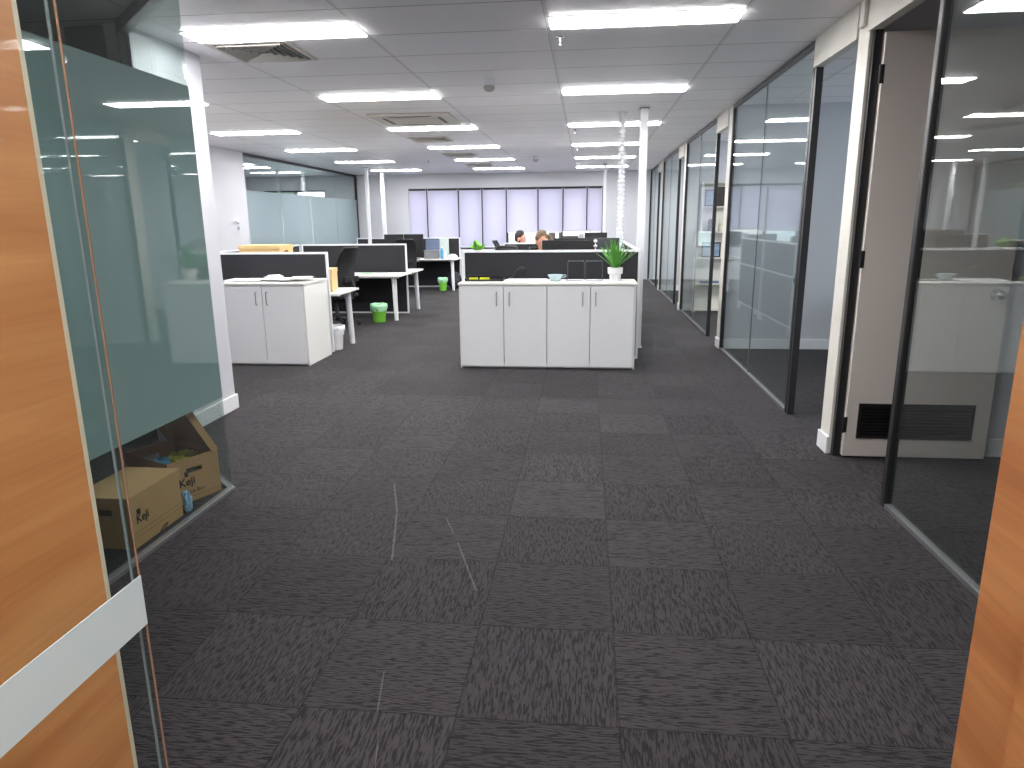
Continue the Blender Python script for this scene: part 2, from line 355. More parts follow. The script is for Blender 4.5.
# far wall with window opening
WX = [-4.65, -4.15, -3.32, -2.70, -2.07, -1.25, -0.61, 0.0, 0.40]
WZ0, WZ1 = 0.80, 2.35
o = MB()
o.box(-6.0, WX[0], BY, BY+0.2, 0, CZ).box(WX[-1], 5.2, BY, BY+0.2, 0, CZ)
o.box(WX[0], WX[-1], BY, BY+0.2, 0, WZ0).box(WX[0], WX[-1], BY, BY+0.2, WZ1, CZ)
S(o.build('wall_back', M_BLUEW), 'pale grey far wall around the row of windows', 'wall')
for i in range(8):
    x0, x1 = WX[i], WX[i+1]
    wn = S(empty('window_%d' % (i+1), ((x0+x1)/2, BY+0.1, WZ0)), 'tall window in the far wall, number %d from the left' % (i+1), 'window')
    hw = (x1-x0)/2; fr = MB(); t = 0.036; H = WZ1-WZ0
    fr.box(-hw, -hw+t, -0.06, 0.06, 0, H).box(hw-t, hw, -0.06, 0.06, 0, H).box(-hw+t, hw-t, -0.06, 0.06, 0, t).box(-hw+t, hw-t, -0.06, 0.06, H-t*1.3, H)
    fr.build('window_frame', M_FRAME, wn); MB().box(-hw+t, hw-t, 0.0, 0.006, t, H-t*1.3).build('window_pane', M_GLASS, wn)
    bz = 1.22 if i in (4, 5, 6, 7) else 0.86
    names = ['leftmost roller blind, over the bright building outside', 'second roller blind from the left, over the bright building outside',
             'pale roller blind behind the small laptop desk, third from the left', 'pale roller blind above the small green plant, fourth from the left',
             'pale roller blind above the dark haired person', 'pale roller blind above the fair haired person', 'pale roller blind above the white monitor screen',
             'rightmost narrow roller blind beside the thin pipe']
    bl = empty('roller_blind', ((x0+x1)/2, BY-0.02, bz), 0, names[i], 'blind', 'roller blinds on the far windows')
    MB().box(-hw+0.015, hw-0.015, -0.004, -0.002, 0, WZ1-bz-0.03).build('blind_cloth', M_BLIND, bl)
    MB().box(-hw+0.035, hw-0.035, -0.012, 0.006, -0.018, 0.004).build('bottom_rail', M_ALU, bl)
    MB().cyl((-hw+0.03, -0.0, WZ1-bz-0.04), (hw-0.03, -0.0, WZ1-bz-0.04), 0.018, 12).build('roller_tube', M_FRAME, bl)

# left wall, glass office beyond it
o = MB(); o.box(-6.1, -5.97, 5.22, 12.0, 0, CZ)
S(o.build('wall_left', M_WHITE), 'plain white left wall before the frosted glass office', 'wall')
g = S(empty('window_9', (-6.03, 12.0, 0)), 'long frosted glass office front on the far left', 'glass partition')
f = MB(); L9 = 6.2
f.box(-0.03, 0.03, 0, L9, CZ-0.05, CZ-0.001).box(-0.03, 0.03, 0, L9, 0, 0.03).box(-0.03, 0.03, 0, 0.03, 0.03, CZ-0.05).box(-0.03, 0.03, L9-0.04, L9, 0.03, CZ-0.05)
f.build('partition_frame', M_FRAME, g)
for a, b in ((0.03, 1.53), (1.54, 3.03), (3.04, 4.6), (4.61, L9-0.04)):
    MB().box(-0.006, 0.006, a, b, 0.03, CZ-0.05).build('glass_pane', M_GLASS, g)
    MB().box(0.0075, 0.009, a, b, 0.53, 2.08).build('frosted_band', M_FROSTL, g)
o = MB().box(-9.2, -9.05, 12.0, BY+0.2, 0, CZ).box(-9.05, -6.1, 11.9, 12.0, 0, CZ)
o.box(-9.05, -8.6, BY, BY+0.2, 0, CZ).box(-6.9, -6.0, BY, BY+0.2, 0, CZ).box(-8.6, -6.9, BY, BY+0.2, 0, 0.8).box(-8.6, -6.9, BY, BY+0.2, 2.35, CZ)
S(o.build('wall_left_office', M_WHITE), 'white walls inside the frosted office on the far left', 'wall')
wn = S(empty('window_10', (-7.75, BY+0.1, 0.8)), 'window inside the frosted office on the far left', 'window')
f = MB(); f.box(-0.85, -0.82, -.05, .05, 0, 1.55).box(0.82, 0.85, -.05, .05, 0, 1.55).box(-0.02, 0.02, -.05, .05, 0, 1.55).box(-.85, .85, -.05, .05, 0, .03).box(-.85, .85, -.05, .05, 1.51, 1.55)
f.build('window_frame', M_FRAME, wn); MB().box(-.82, .82, 0, .006, .03, 1.51).build('window_pane', M_GLASS, wn)

# dark room at the near left: glass front, diagonal corner pane, white wall stub
XL = -2.015; YC = 3.53
g = S(empty('window_11', (XL, 0, 0)), 'green tinted glass front of the dark room with a wide frosted band', 'glass partition')
MB().box(-0.006, 0.006, 0.95, YC, 0.02, CZ-0.04).build('glass_pane', M_GLASSG, g)
MB().box(0.007, 0.0085, 0.95, YC-0.001, 0.555, 2.17).build('frosted_band', M_FROST, g)
f = MB().box(-0.02, 0.02, 0.9, YC+0.01, 0, 0.018).box(-0.02, 0.02, 0.9, YC+0.01, CZ-0.04, CZ-0.001); f.build('floor_track', M_TRACK, g)
g2 = S(empty('window_12', (XL, YC, 0), 0), 'clear glass pane turning the corner of the dark room on the diagonal', 'glass partition')
ln = math.hypot(0.87, 0.84); M45 = Matrix.Rotation(math.atan2(0.84, -0.87), 4, 'Z')
MB().box(0, ln, -0.006, 0.006, 0.02, CZ-0.06, M45).build('glass_pane', M_GLASSG, g2)
MB().box(0, ln, -0.018, 0.018, 0, 0.018, M45).build('floor_track', M_TRACK, g2)
MB().box(0, ln, -0.03, 0.03, CZ-0.07, CZ-0.001, M45).box(ln-0.05, ln, -0.03, 0.03, 0.018, CZ-0.07, M45).build('head_frame', M_FRAME, g2)
o = MB().box(-3.0, -2.885, 4.37, 5.27, 0, CZ).box(-6.1, -3.0, 5.12, 5.27, 0, CZ)
S(o.build('wall_left_stub', M_WHITE), 'short white wall end behind the glass corner of the dark room', 'wall')
S(MB().box(-2.885, -2.867, 4.40, 5.288, 0.0, 0.12).box(-3.02, -2.885, 5.27, 5.288, 0, 0.12).build('baseboard_left', M_SKIRT, None, 0.004), 'white skirting at the foot of the short white wall', 'baseboard')
o = MB().box(-6.1, -6.0, -3.2, 5.12, 0, CZ).box(-5.99, -3.01, 5.09, 5.115, 0, CZ)
S(o.build('wall_dark_room', M_DARKW), 'dark blue walls of the unlit room', 'wall')
S(MB().box(-3.30, -3.005, 4.42, 4.52, 0, CZ).build('wall_dark_room_return', M_GREYW), 'grey wall return inside the unlit room', 'wall')

# right-hand offices
def front_glass(n, y0, y1, label, joint=True, near_post=True):
    g = S(empty('window_%d' % n, (GX, y0, 0)), label, 'glass partition'); L = y1-y0; t = 0.045
    f = MB().box(-0.022, 0.022, 0, t, 0.0, CZ-0.04).box(-0.022, 0.022, L-t, L, 0.0, CZ-0.04).box(-0.022, 0.022, 0, L, CZ-0.04, CZ-0.001)
    f.build('partition_frame', M_FRAME, g, 0.006)
    MB().box(-0.018, 0.018, t, L-t, 0, 0.022).build('floor_track', M_TRACK, g)
    if joint:
        MB().box(-0.006, 0.006, t, L/2-0.003, 0.022, CZ-0.04).build('glass_pane', M_GLASSR, g)
        MB().box(-0.006, 0.006, L/2+0.003, L-t, 0.022, CZ-0.04).build('glass_pane', M_GLASSR, g)
        MB().box(-0.005, 0.005, L/2-0.003, L/2+0.003, 0.022, CZ-0.04).build('silicone_joint', mat('grey_silicone', (0.16, 0.165, 0.17), 0.4), g)
    else:
        MB().box(-0.006, 0.006, t, L-t, 0.022, CZ-0.04).build('glass_pane', M_GLASSR, g)
    return g
front_glass(13, 0.96, 3.62, 'nearest glass office front on the right, beside the timber panel', joint=False)
g14 = front_glass(14, 5.42, 8.25, 'second glass office front on the right, with a vertical joint in the middle')
g15 = front_glass(15, 9.14, 11.85, 'third glass office front on the right, before the bookshelf')
front_glass(16, 12.75, 15.3, 'fourth glass office front on the right')
front_glass(17, 16.2, BY-0.001, 'farthest glass office front on the right')
for gg, z in ((g14, 1.04), (g15, 1.04)):
    MB().cyl((-0.023, 0.022, z), (-0.037, 0.022, z), 0.016, 14).box(-0.027, -0.021, 0.008, 0.038, z-0.045, z+0.045).build('lock_plate', M_CHROME, gg)
# cream headers over the openings
for n, (a, b) in enumerate(((3.62, 4.45), (4.62, 5.42), (8.45, 9.14), (12.05, 12.75), (15.45, 16.2))):
    S(MB().box(GX-0.03, GX+0.03, a, b, 2.52, CZ-0.001).build('trim_%d' % (n+1), M_CREAM), 'cream panel above office doorway, number %d from the viewer' % (n+1), 'trim')
# partitions between offices with cream ends
for n, (a, b, m_) in enumerate(((4.45, 4.62, M_CREAM), (8.25, 8.45, M_CREAM), (11.85, 12.05, M_CREAM), (15.3, 15.45, M_CREAM))):
    S(MB().box(GX-0.018, GX+0.035, a, b, 0.0, CZ-0.001).build('trim_%d' % (n+6), m_, None, 0.004), 'cream end post of the office partition, number %d from the viewer' % (n+1), 'trim')
    S(MB().box(GX-0.034, GX-0.018, a-0.005, b+0.005, 0, 0.115).build('baseboard_right', M_SKIRT, None, 0.003), 'small cream skirting block at office partition %d' % (n+1), 'baseboard')
    S(MB().box(GX+0.035, 5.1, a+0.03, b-0.03, 0, CZ).build('wall_partition', M_BLUEW), 'pale grey wall between right-hand offices, number %d from the viewer' % (n+1), 'wall')
    S(MB().box(GX+0.036, 5.1, a+0.014, a+0.029, 0, 0.115).build('baseboard_partition', M_SKIRT), 'pale skirting along office partition %d' % (n+1), 'baseboard')
o = MB(); RW = [(5.2, 7.9), (8.9, 11.4), (12.5, 14.9), (15.9, 17.9)]; ya = -3.2  # unseen outer windows added to bring more light to offices and ceiling
for a, b in RW: o.box(5.1, 5.2, ya, a, 0, CZ).box(5.1, 5.2, a, b, 0, 0.85).box(5.1, 5.2, a, b, 2.35, CZ); ya = b
o.box(5.1, 5.2, ya, BY, 0, CZ)
S(o.build('wall_right', M_BLUEW), 'outer wall of the right-hand offices', 'wall')
for k, (a, b) in enumerate(RW):
    wn = S(empty('window_%d' % (18+k), (5.15, a, 0.85)), 'added unseen window letting daylight into right-hand office, number %d from the viewer' % (k+2), 'window'); L = b-a
    MB().box(-.04, .04, 0, .04, 0, 1.5).box(-.04, .04, L-.04, L, 0, 1.5).box(-.04, .04, .04, L-.04, 0, .04).box(-.04, .04, .04, L-.04, 1.46, 1.5).box(-.04, .04, L/2-.02, L/2+.02, .04, 1.46).build('window_frame', M_FRAME, wn)
    MB().box(0, 0.006, .04, L-.04, .04, 1.46).build('window_pane', M_GLASS, wn)

def door(n, y_h, width, ang, label, grille=False, hinge_far=True, knob=True):
    """office door leaf; hinged at (GX+.045, y_h), leaf built along local +x"""
    d = S(empty('door_%d' % n, (GX+0.045, y_h, 0.0), ang), label, 'door')
    MB().box(0.0, width, -0.02, 0.02, 0.012, 2.50).build('door_leaf', M_DOOR, d, 0.003)
    if grille:
        f = MB(); x0, x1, z0, z1 = 0.07, 0.755, 0.135, 0.36
        f.box(x0, x1, -0.03, -0.0205, z0, z0+0.02).box(x0, x1, -0.03, -0.0205, z1-0.02, z1).box(x0, x0+0.02, -0.03, -0.0205, z0+.02, z1-.02).box(x1-0.02, x1, -0.03, -0.0205, z0+.02, z1-.02)
        f.box(x0+.02, x1-.02, -0.0225, -0.0205, z0+.02, z1-.02)
        gr = f.build('door_grille', M_BLK, d)
        s_ = MB()
        for k in range(9):
            z = z0+0.03+k*0.0205
            s_.box(x0+.02, x1-.02, -0.008, 0.008, -0.0012, 0.0012, Matrix.Translation((0, -0.0285, z)) @ Matrix.Rotation(R(-38), 4, 'X'))
        s_.build('louvre', M_BLK, gr)
    if knob:
        kx = width-0.07
        h = MB(); h.cyl((kx, -0.021, 1.04), (kx, -0.028, 1.04), 0.036, 24).cyl((kx, -0.028, 1.04), (kx, -0.055, 1.04), 0.012, 14).ball((kx, -0.065, 1.04), 0.028, 1, 0.7, 1, 20)
        smooth_auto(h.build('door_handle', M_CHROME, d))
    h = MB()
    for z in (0.22, 1.25, 2.28): h.cyl((-0.012, -0.026, z-0.05), (-0.012, -0.026, z+0.05), 0.009, 12).box(-0.012, 0.010, -0.0235, -0.0205, z-0.05, z+0.05)
    h.build('door_hinge', M_FRAME, d)
    return d
door(1, 4.395, 0.85, 0.0, 'warm grey office door standing open with a black louvred grille at its foot', grille=True)
S(MB().box(GX-0.002, GX+0.042, 4.410, 4.449, 0, 2.52).build('trim_10', M_FRAME), 'black door frame behind the open grilled door', 'trim')
S(MB().box(GX-0.018, GX+0.03, 5.38, 5.419, 0, 2.52).build('trim_11', M_FRAME), 'black door frame beside the second glass front', 'trim')
door(2, 15.40, 0.74, R(68), 'farthest pale office door on the right, a little ajar')
door(3, 12.02, 0.70, R(80), 'pale office door with dark handle on the right, farther along', )

# camera-side wall and timber portal
PY = 0.845
S(MB().box(-2.0, -0.72, 0.72, 0.84, 0, CZ).box(0.53, 1.65, 0.72, 0.84, 0, CZ).box(-0.72, 0.53, 0.72, 0.84, 2.45, CZ).build('wall_front', M_WHITE), 'white wall beside the entrance portal', 'wall')
p = MB().box(-0.72, -0.70, -0.9, 0.852, 0, 2.45)
S(p.build('trim_12', M_WOOD), 'orange timber veneer lining on the left of the entrance', 'trim')
S(MB().box(-0.7205, -0.6995, 0.852, 0.860, 0, 2.45).build('trim_13', M_PLY), 'cream edge strip of the left timber lining', 'trim')
S(MB().box(0.497, 0.53, 0.728, 0.838, 0, 2.45).build('trim_14', M_WOOD), 'orange timber jamb on the right of the entrance', 'trim')
S(MB().box(0.487, 0.53, -0.9, 0.7275, 0, 2.45).build('trim_15', M_WOOD), 'orange timber lining at the right edge of view', 'trim')
S(MB().box(-0.72, 0.53, 0.60, 0.845, 2.45, 2.47).build('trim_16', M_WOOD), 'timber head lining over the entrance', 'trim')
# lobby behind the viewer
S(MB().box(-6.0, 5.2, -3.2, -3.1, 0, CZ).box(1.6, 1.7, -3.1, 0.96, 0, CZ).box(-2.05, -1.95, -3.1, 0.9, 0, CZ).build('wall_lobby', M_WHITE), 'white lobby walls behind the entrance', 'wall')
# frameless glass door folded back on the left
M_DOORG = glass('door_glass', (0.93, 0.96, 0.955), 0.012, 0.12)
d = S(empty('door_4', (-0.60, 0.0, 0.0)), 'frameless glass entrance door folded back with a white vision strip', 'door')
MB().box(-0.006, 0.006, -0.12, 0.786, 0.01, 2.42).build('glass_pane', M_DOORG, d)
MB().box(0.0065, 0.0075, -0.12, 0.788, 0.957, 1.030).build('vision_strip', M_STRIP, d)
MB().box(0.0045, 0.0065, 0.7865, 0.7885, 0.01, 2.42).build('edge_arris', mat('painted_wood_reflection', (0.33, 0.22, 0.17), 0.25, metal=0.3), d)  # brown colour paints the timber's reflection into the glass edge
MB().box(-0.0065, -0.0035, 0.7865, 0.7885, 0.01, 2.42).build('edge_arris', mat('blue_grey_glass_edge', (0.16, 0.22, 0.26), 0.3), d)
MB().box(-0.0035, 0.0045, 0.7862, 0.7885, 0.01, 2.42).build('polished_edge', M_DOORG, d)

# ============================================================ lamps in the ceiling
def make_light():
    t = empty('ceiling_light')
    f = MB(); a, b = 0.588, 0.128
    f.box(-a, a, -b, -b+0.012, -0.008, -0.001).box(-a, a, b-0.012, b, -0.008, -0.001).box(-a, -a+0.012, -b+.012, b-.012, -0.008, -0.001).box(a-0.012, a, -b+.012, b-.012, -0.008, -0.001)
    f.build('lamp_frame', M_ALU, t)
    MB().box(-a+.004, a-.004, -b+.004, b-.004, -0.0125, -0.0085).build('lamp_diffuser', M_DIFF, t)
    return t
proto = make_light()
cols = {'left': -4.53, 'middle': -2.06, 'right': 0.337}
ords = ['nearest', 'second', 'third', 'fourth', 'fifth', 'farthest']
first = True
for cname, cx in cols.items():
    ys = [4.748, 7.148, 9.548, 11.948, 14.348, 16.748]
    if cname == 'left': ys = ys[1:]
    for k, y in enumerate(ys):
        word = ords[k] if k < len(ys)-1 else 'farthest'
        lab = 'bright white ceiling panel light in the %s row, %s' % (cname, word if word in ('nearest', 'farthest') else word + ' from the viewer')
        o = proto if first else copy_tree(proto); first = False
        o.location = (cx, y, CZ); tag(o, lab, 'ceiling light', 'ceiling panel lights')
for (x, y, lab) in ((0.337, 2.348, 'bright panel light over the entrance, above the nearest carpet'), (-0.1, -0.35, 'added unseen panel light in the lobby, brightening the timber lining'), (0.1, -1.9, 'added unseen panel light at the back of the lobby behind the entrance'),  # the lobby panels are added out of view to light the timber
                    (2.9, 10.0, 'panel light inside the bookshelf office'), (3.3, 14.0, 'panel light inside the fourth right-hand office'), (3.3, 17.0, 'panel light inside the farthest right-hand office'),
                    (-7.6, 15.2, 'panel light inside the frosted office on the far left')):
    o = copy_tree(proto, (x, y, CZ)); tag(o, lab, 'ceiling light', 'ceiling panel lights')

# vents, cassette, detectors, sprinklers
def make_vent():
    t = empty('ceiling_vent'); a = 0.29
    f = MB().box(-a, a, -a, -a+0.03, -0.012, -0.001).box(-a, a, a-0.03, a, -0.012, -0.001).box(-a, -a+0.03, -a+.03, a-.03, -0.012, -0.001).box(a-0.03, a, -a+.03, a-.03, -0.012, -0.001)
    f.build('vent_frame', M_VENT, t)
    MB().box(-a+.03, a-.03, -a+.03, a-.03, -0.003, -0.001).build('vent_backing', M_GREYW, t)
    s_ = MB()
    for k in range(5):
        c = 0.05+k*0.045
        for q in range(4):
            Mq = Matrix.Rotation(q*math.pi/2, 4, 'Z') @ Matrix.Translation((c+0.01, 0, -0.013)) @ Matrix.Rotation(R(50), 4, 'Y')
            s_.box(-0.012, 0.012, -c, c, -0.0012, 0.0012, Mq)
    s_.build('vent_blades', M_VENT, t)
    return t
pv = make_vent()
for k, (x, y, lab) in enumerate(((-2.35, 5.20, 'square beige air vent beside the nearest middle light'), (-2.35, 10.75, 'square air vent beyond the ceiling cassette'),
                                  (-2.35, 13.2, 'small square air vent between far middle lights'), (-2.35, 15.6, 'farthest square air vent in the ceiling'))):
    o = pv if k == 0 else copy_tree(pv); o.location = (x, y, CZ); tag(o, lab, 'air vent', 'square ceiling air vents')
c = empty('ceiling_cassette', (-2.06, 8.62, CZ), 0, 'pale square air conditioner cassette with curved slots in the ceiling', 'air conditioner')
MB().box(-0.48, 0.48, -0.42, 0.42, -0.03, -0.001).build('cassette_panel', M_VENT, c, 0.012)
MB().box(-0.25, 0.25, -0.22, 0.22, -0.034, -0.0305).build('intake_grille', M_VENT, c)
for q in range(4):
    Mq = Matrix.Rotation(q*math.pi/2, 4, 'Z')
    o = MB().box(0.31, 0.35, -0.25, 0.25, -0.033, -0.0305, Mq).build('air_slot', M_GREYW, c)
sd = empty('smoke_detector', (-0.873, 6.45, CZ), 0, 'round grey smoke detector hanging from the middle of the ceiling', 'smoke detector', 'smoke detectors')
MB().lathe([(0.052, -0.001), (0.055, -0.02), (0.045, -0.05), (0.045, -0.055)]).build('detector_base', M_ALU, sd, smooth=False)
MB().lathe([(0.043, -0.055), (0.048, -0.06), (0.05, -0.078), (0.035, -0.098), (0.012, -0.105)]).build('detector_dome', mat('pale_grey_plastic', (0.42, 0.42, 0.42), 0.5), sd)
o = copy_tree(sd, (-1.0, 13.9, CZ)); o['label'] = 'farther small smoke detector near the far windows'
sp_ = empty('sprinkler', (-0.20, 5.09, CZ), 0, 'sprinkler head just behind the nearest right row light', 'sprinkler', 'ceiling sprinkler heads')
MB().lathe([(0.028, -0.001), (0.028, -0.006), (0.01, -0.01), (0.008, -0.04)]).build('sprinkler_body', M_CHROME, sp_)
MB().lathe([(0.018, -0.055), (0.018, -0.058)]).cyl((0, 0, -0.04), (0, 0, -0.056), 0.004, 8).build('deflector', M_CHROME, sp_)
for x, y, lab in ((-0.18, 9.98, 'sprinkler head behind the third light of the right row'), (-0.18, 12.35, 'sprinkler head behind the fourth light of the right row'),
                  (-3.22, 14.4, 'sprinkler head between the left and middle light rows'), (-0.18, 15.6, 'sprinkler head nearest the far windows')):
    copy_tree(sp_, (x, y, CZ), None, lab)
# small sensor high on the partition post
o = MB().box(GX-0.045, GX-0.0185, 4.49, 4.56, 2.56, 2.70).build('wall_sensor', M_CREAM, None, 0.008); tag(o, 'small cream sensor box high on the nearest office partition post', 'sensor')

# ============================================================ posts
def post(x, y, s, label, cat='post', name='service_pole'):
    t = empty(name, (x, y, 0), 0, label, cat, 'service poles')
    MB().box(-s, s, -s, s, 0.012, CZ-0.012).build('pole', M_ALU, t, 0.004)
    MB().box(-s-0.012, s+0.012, -s-0.012, s+0.012, CZ-0.012, CZ-0.001).build('ceiling_plate', M_MGREY, t)
    MB().box(-s-0.012, s+0.012, -s-0.012, s+0.012, 0, 0.012).build('floor_plate', M_ALU, t)
post(0.625, 8.30, 0.042, 'square white service pole beside the cabinet with the plant')
post(0.385, 15.8, 0.03, 'thin far pipe at the right end of the windows')
post(-4.98, 15.82, 0.035, 'left one of the two slim white poles by the frosted office')
post(-5.02, 17.2, 0.04, 'right one of the two slim white poles by the frosted office')
t = empty('cable_riser', (0.40, 8.56, 0), 0, 'white ribbed spiral cable riser behind the potted plant', 'cable riser')
r_ = MB(); prof = []
z = 0.03
while z < CZ-0.05:
    rr = 0.056-0.020*(z/CZ)
    prof += [(rr, z), (rr, z+0.030), (rr*0.62, z+0.034), (rr*0.62, z+0.046)]; z += 0.05
prof.append((0.03, CZ-0.02)); r_.lathe(prof, n=20); r_.build('ribbed_sleeve', M_ALU, t)
MB().lathe([(0.05, CZ-0.02), (0.05, CZ-0.001)]).build('ceiling_collar', M_ALU, t); MB().lathe([(0.07, 0), (0.07, 0.012), (0.05, 0.03)]).build('floor_foot', M_ALU, t)

# ============================================================ cabinets
def cabinet(name, x0, x1, y0, y1, bounds, handles, label, door_m=M_LAM):
    t = empty(name, ((x0+x1)/2, y0, 0), 0, label, 'cabinet'); cx = (x0+x1)/2; D = y1-y0
    body = MB().box(x0-cx, x0-cx+0.018, 0.0, D, 0.0, 0.858).box(x1-cx-0.018, x1-cx, 0.0, D, 0.0, 0.858)
    body.box(x0-cx+.018, x1-cx-.018, 0.02, D, 0.03, 0.05).box(x0-cx+.018, x1-cx-.018, D-0.01, D, 0.05, 0.858).box(x0-cx+.018, x1-cx-.018, 0.03, 0.05, 0.0, 0.03)
    body.build('cabinet_body', M_LAMTOP, t)
    MB().box(x0-cx-0.006, x1-cx+0.006, -0.02, D+0.005, 0.860, 0.885).build('cabinet_top', M_LAMTOP, t, 0.002)
    for i in range(len(bounds)-1):
        a, b = bounds[i]-cx+0.003, bounds[i+1]-cx-0.003
        dr = MB().box(a, b, -0.018, -0.001, 0.022, 0.852).build('cabinet_door', door_m, t, 0.0015)
        hx = handles[i]-cx
        h = MB().tube([(hx, -0.018, 0.655), (hx, -0.046, 0.660), (hx, -0.046, 0.785), (hx, -0.018, 0.790)], 0.0055, 10)
        smooth_auto(h.build('door_handle', M_STEEL, dr))
    return t
cabinet('storage_cabinet', -1.295, 0.505, 7.0, 7.45, [-1.277, -0.833, -0.39, 0.048, 0.487], [-0.903, -0.772, -0.027, 0.103], 'low white four door cabinet in the middle of the room')
cabinet('storage_cabinet', -3.86, -2.945, 7.0, 7.66, [-3.842, -3.408, -2.963], [-3.468, -3.352], 'low white two door cabinet at the left, half hidden by the white wall')

# ============================================================ desk screens
def screen(x0, x1, y, z0, z1, label, group='desk screens', panels=1, th=0.034):
    t = empty('desk_screen', ((x0+x1)/2, y, 0), 0, label, 'desk screen', group); hw = (x1-x0)/2; e = 0.024
    f = MB().box(-hw, -hw+e, -th/2, th/2, z0, z1).box(hw-e, hw, -th/2, th/2, z0, z1).box(-hw+e, hw-e, -th/2, th/2, z1-e, z1).box(-hw+e, hw-e, -th/2, th/2, z0, z0+e)
    f.build('screen_frame', M_ALU, t, 0.002)
    for k in range(panels):
        a = -hw+e+k*(2*hw-2*e)/panels; b = -hw+e+(k+1)*(2*hw-2*e)/panels
        MB().box(a+0.001, b-0.001, -th/2+0.004, th/2-0.004, z0+e, z1-e).build('screen_panel', M_FAB, t)
    return t
def side_screen(x, y0, y1, z0, z1, label):
    t = empty('desk_screen', (x, (y0+y1)/2, 0), math.pi/2, label, 'desk screen', 'desk screens'); hw = (y1-y0)/2; e = 0.024; th = 0.034
    MB().box(-hw, -hw+e, -th/2, th/2, z0, z1).box(hw-e, hw, -th/2, th/2, z0, z1).box(-hw+e, hw-e, -th/2, th/2, z1-e, z1).box(-hw+e, hw-e, -th/2, th/2, z0, z0+e).build('screen_frame', M_ALU, t)
    MB().box(-hw+e+.001, hw-e-.001, -th/2+.004, th/2-.004, z0+e, 0.745).build('screen_panel', M_FAB, t)
    MB().box(-hw+e, hw-e, -th/2, th/2, 0.746, 0.770).build('mid_rail', M_ALU, t)
    MB().box(-hw+e+.001, hw-e-.001, -th/2+.004, th/2-.004, 0.771, z1-e).build('screen_panel', M_FAB, t)
    if z0 > 0.05:
        for sx_ in (-1, 1): MB().box(sx_*(hw-0.06)-0.02, sx_*(hw-0.06)+0.02, -0.02, 0.02, 0, z0).build('screen_foot', M_ALU, t)
    return t
screen(-4.70, -2.93, 7.70, 0.02, 1.175, 'charcoal desk screen behind the left white cabinet')
screen(-4.70, -2.925, 11.22, 0.02, 1.158, 'tall charcoal screen behind the desk with the black chair')
screen(-5.35, -2.90, 16.0, 0.02, 1.150, 'farthest left charcoal screen behind the laptop', panels=2)
screen(-1.335, 0.572, 7.50, 0.02, 1.19, 'charcoal screen standing behind the four door cabinet')
screen(-1.335, 0.52, 11.27, 0.02, 1.160, 'charcoal screen in front of the dark haired person')
side_screen(0.548, 7.53, 9.14, 0.10, 1.19, 'nearest charcoal side screen along the corridor behind the white service pole')
side_screen(0.548, 9.16, 10.79, 0.10, 1.19, 'middle charcoal side screen along the right-hand corridor')
side_screen(0.548, 10.81, 12.35, 0.10, 1.19, 'farthest charcoal side screen along the right-hand corridor')
side_screen(-4.74, 7.73, 11.2, 0.02, 1.158, 'low side screen running away from the left cabinet to the tall screen')

# ============================================================ desks
def make_desk(wd=1.75, dp=0.75, z=0.70):
    t = empty('desk')
    MB().box(-wd/2, wd/2, -dp/2, dp/2, z-0.025, z).build('desk_top', M_LAMTOP, t, 0.002)
    for sx_ in (-1, 1):
        MB().cone((sx_*(wd/2-0.12), -dp/2+0.10, z-0.026), (sx_*(wd/2-0.10), -dp/2+0.07, 0.0), 0.040, 0.032, 18).build('desk_leg', M_ALU, t)
    for sx_ in (-1, 1): MB().box(sx_*(wd/2-0.3)-0.015, sx_*(wd/2-0.3)+0.015, dp/2-0.12, dp/2-0.002, z-0.10, z-0.026).build('rear_bracket', M_ALU, t)
    MB().box(-wd/2+0.12, wd/2-0.12, -0.02, 0.02, z-0.07, z-0.0255).build('desk_beam', M_ALU, t)
    return t
dk = make_desk()
BACK = {(-3.72, 8.10), (-3.72, 11.64), (-0.42, 7.91), (-0.42, 11.68)}
desks = [(-3.72, 8.10, 'white desk holding archive boxes behind the left cabinet'), (-3.72, 10.80, 'white desk with a green item beside the black mesh chair'),
         (-3.72, 11.64, 'white desk just beyond the tall left screen'), (-3.72, 15.58, 'far white desk with laptop and bottles'),
         (-0.42, 7.91, 'white desk behind the four door cabinet'), (-0.42, 10.86, 'white desk behind the fair haired person'),
         (-0.42, 11.68, 'white desk of the dark haired person'), (-0.56, 15.4, 'far white desk with white lit monitor'), (-5.1+0.6-0.98, 15.58, None)]
for k, (x, y, lab) in enumerate(desks):
    if lab is None: continue
    o = dk if k == 0 else copy_tree(dk); o.location = (x, y, 0); tag(o, lab, 'desk', 'white office desks')
    o.rotation_euler = (0, 0, math.pi if (x, y) in BACK else 0)

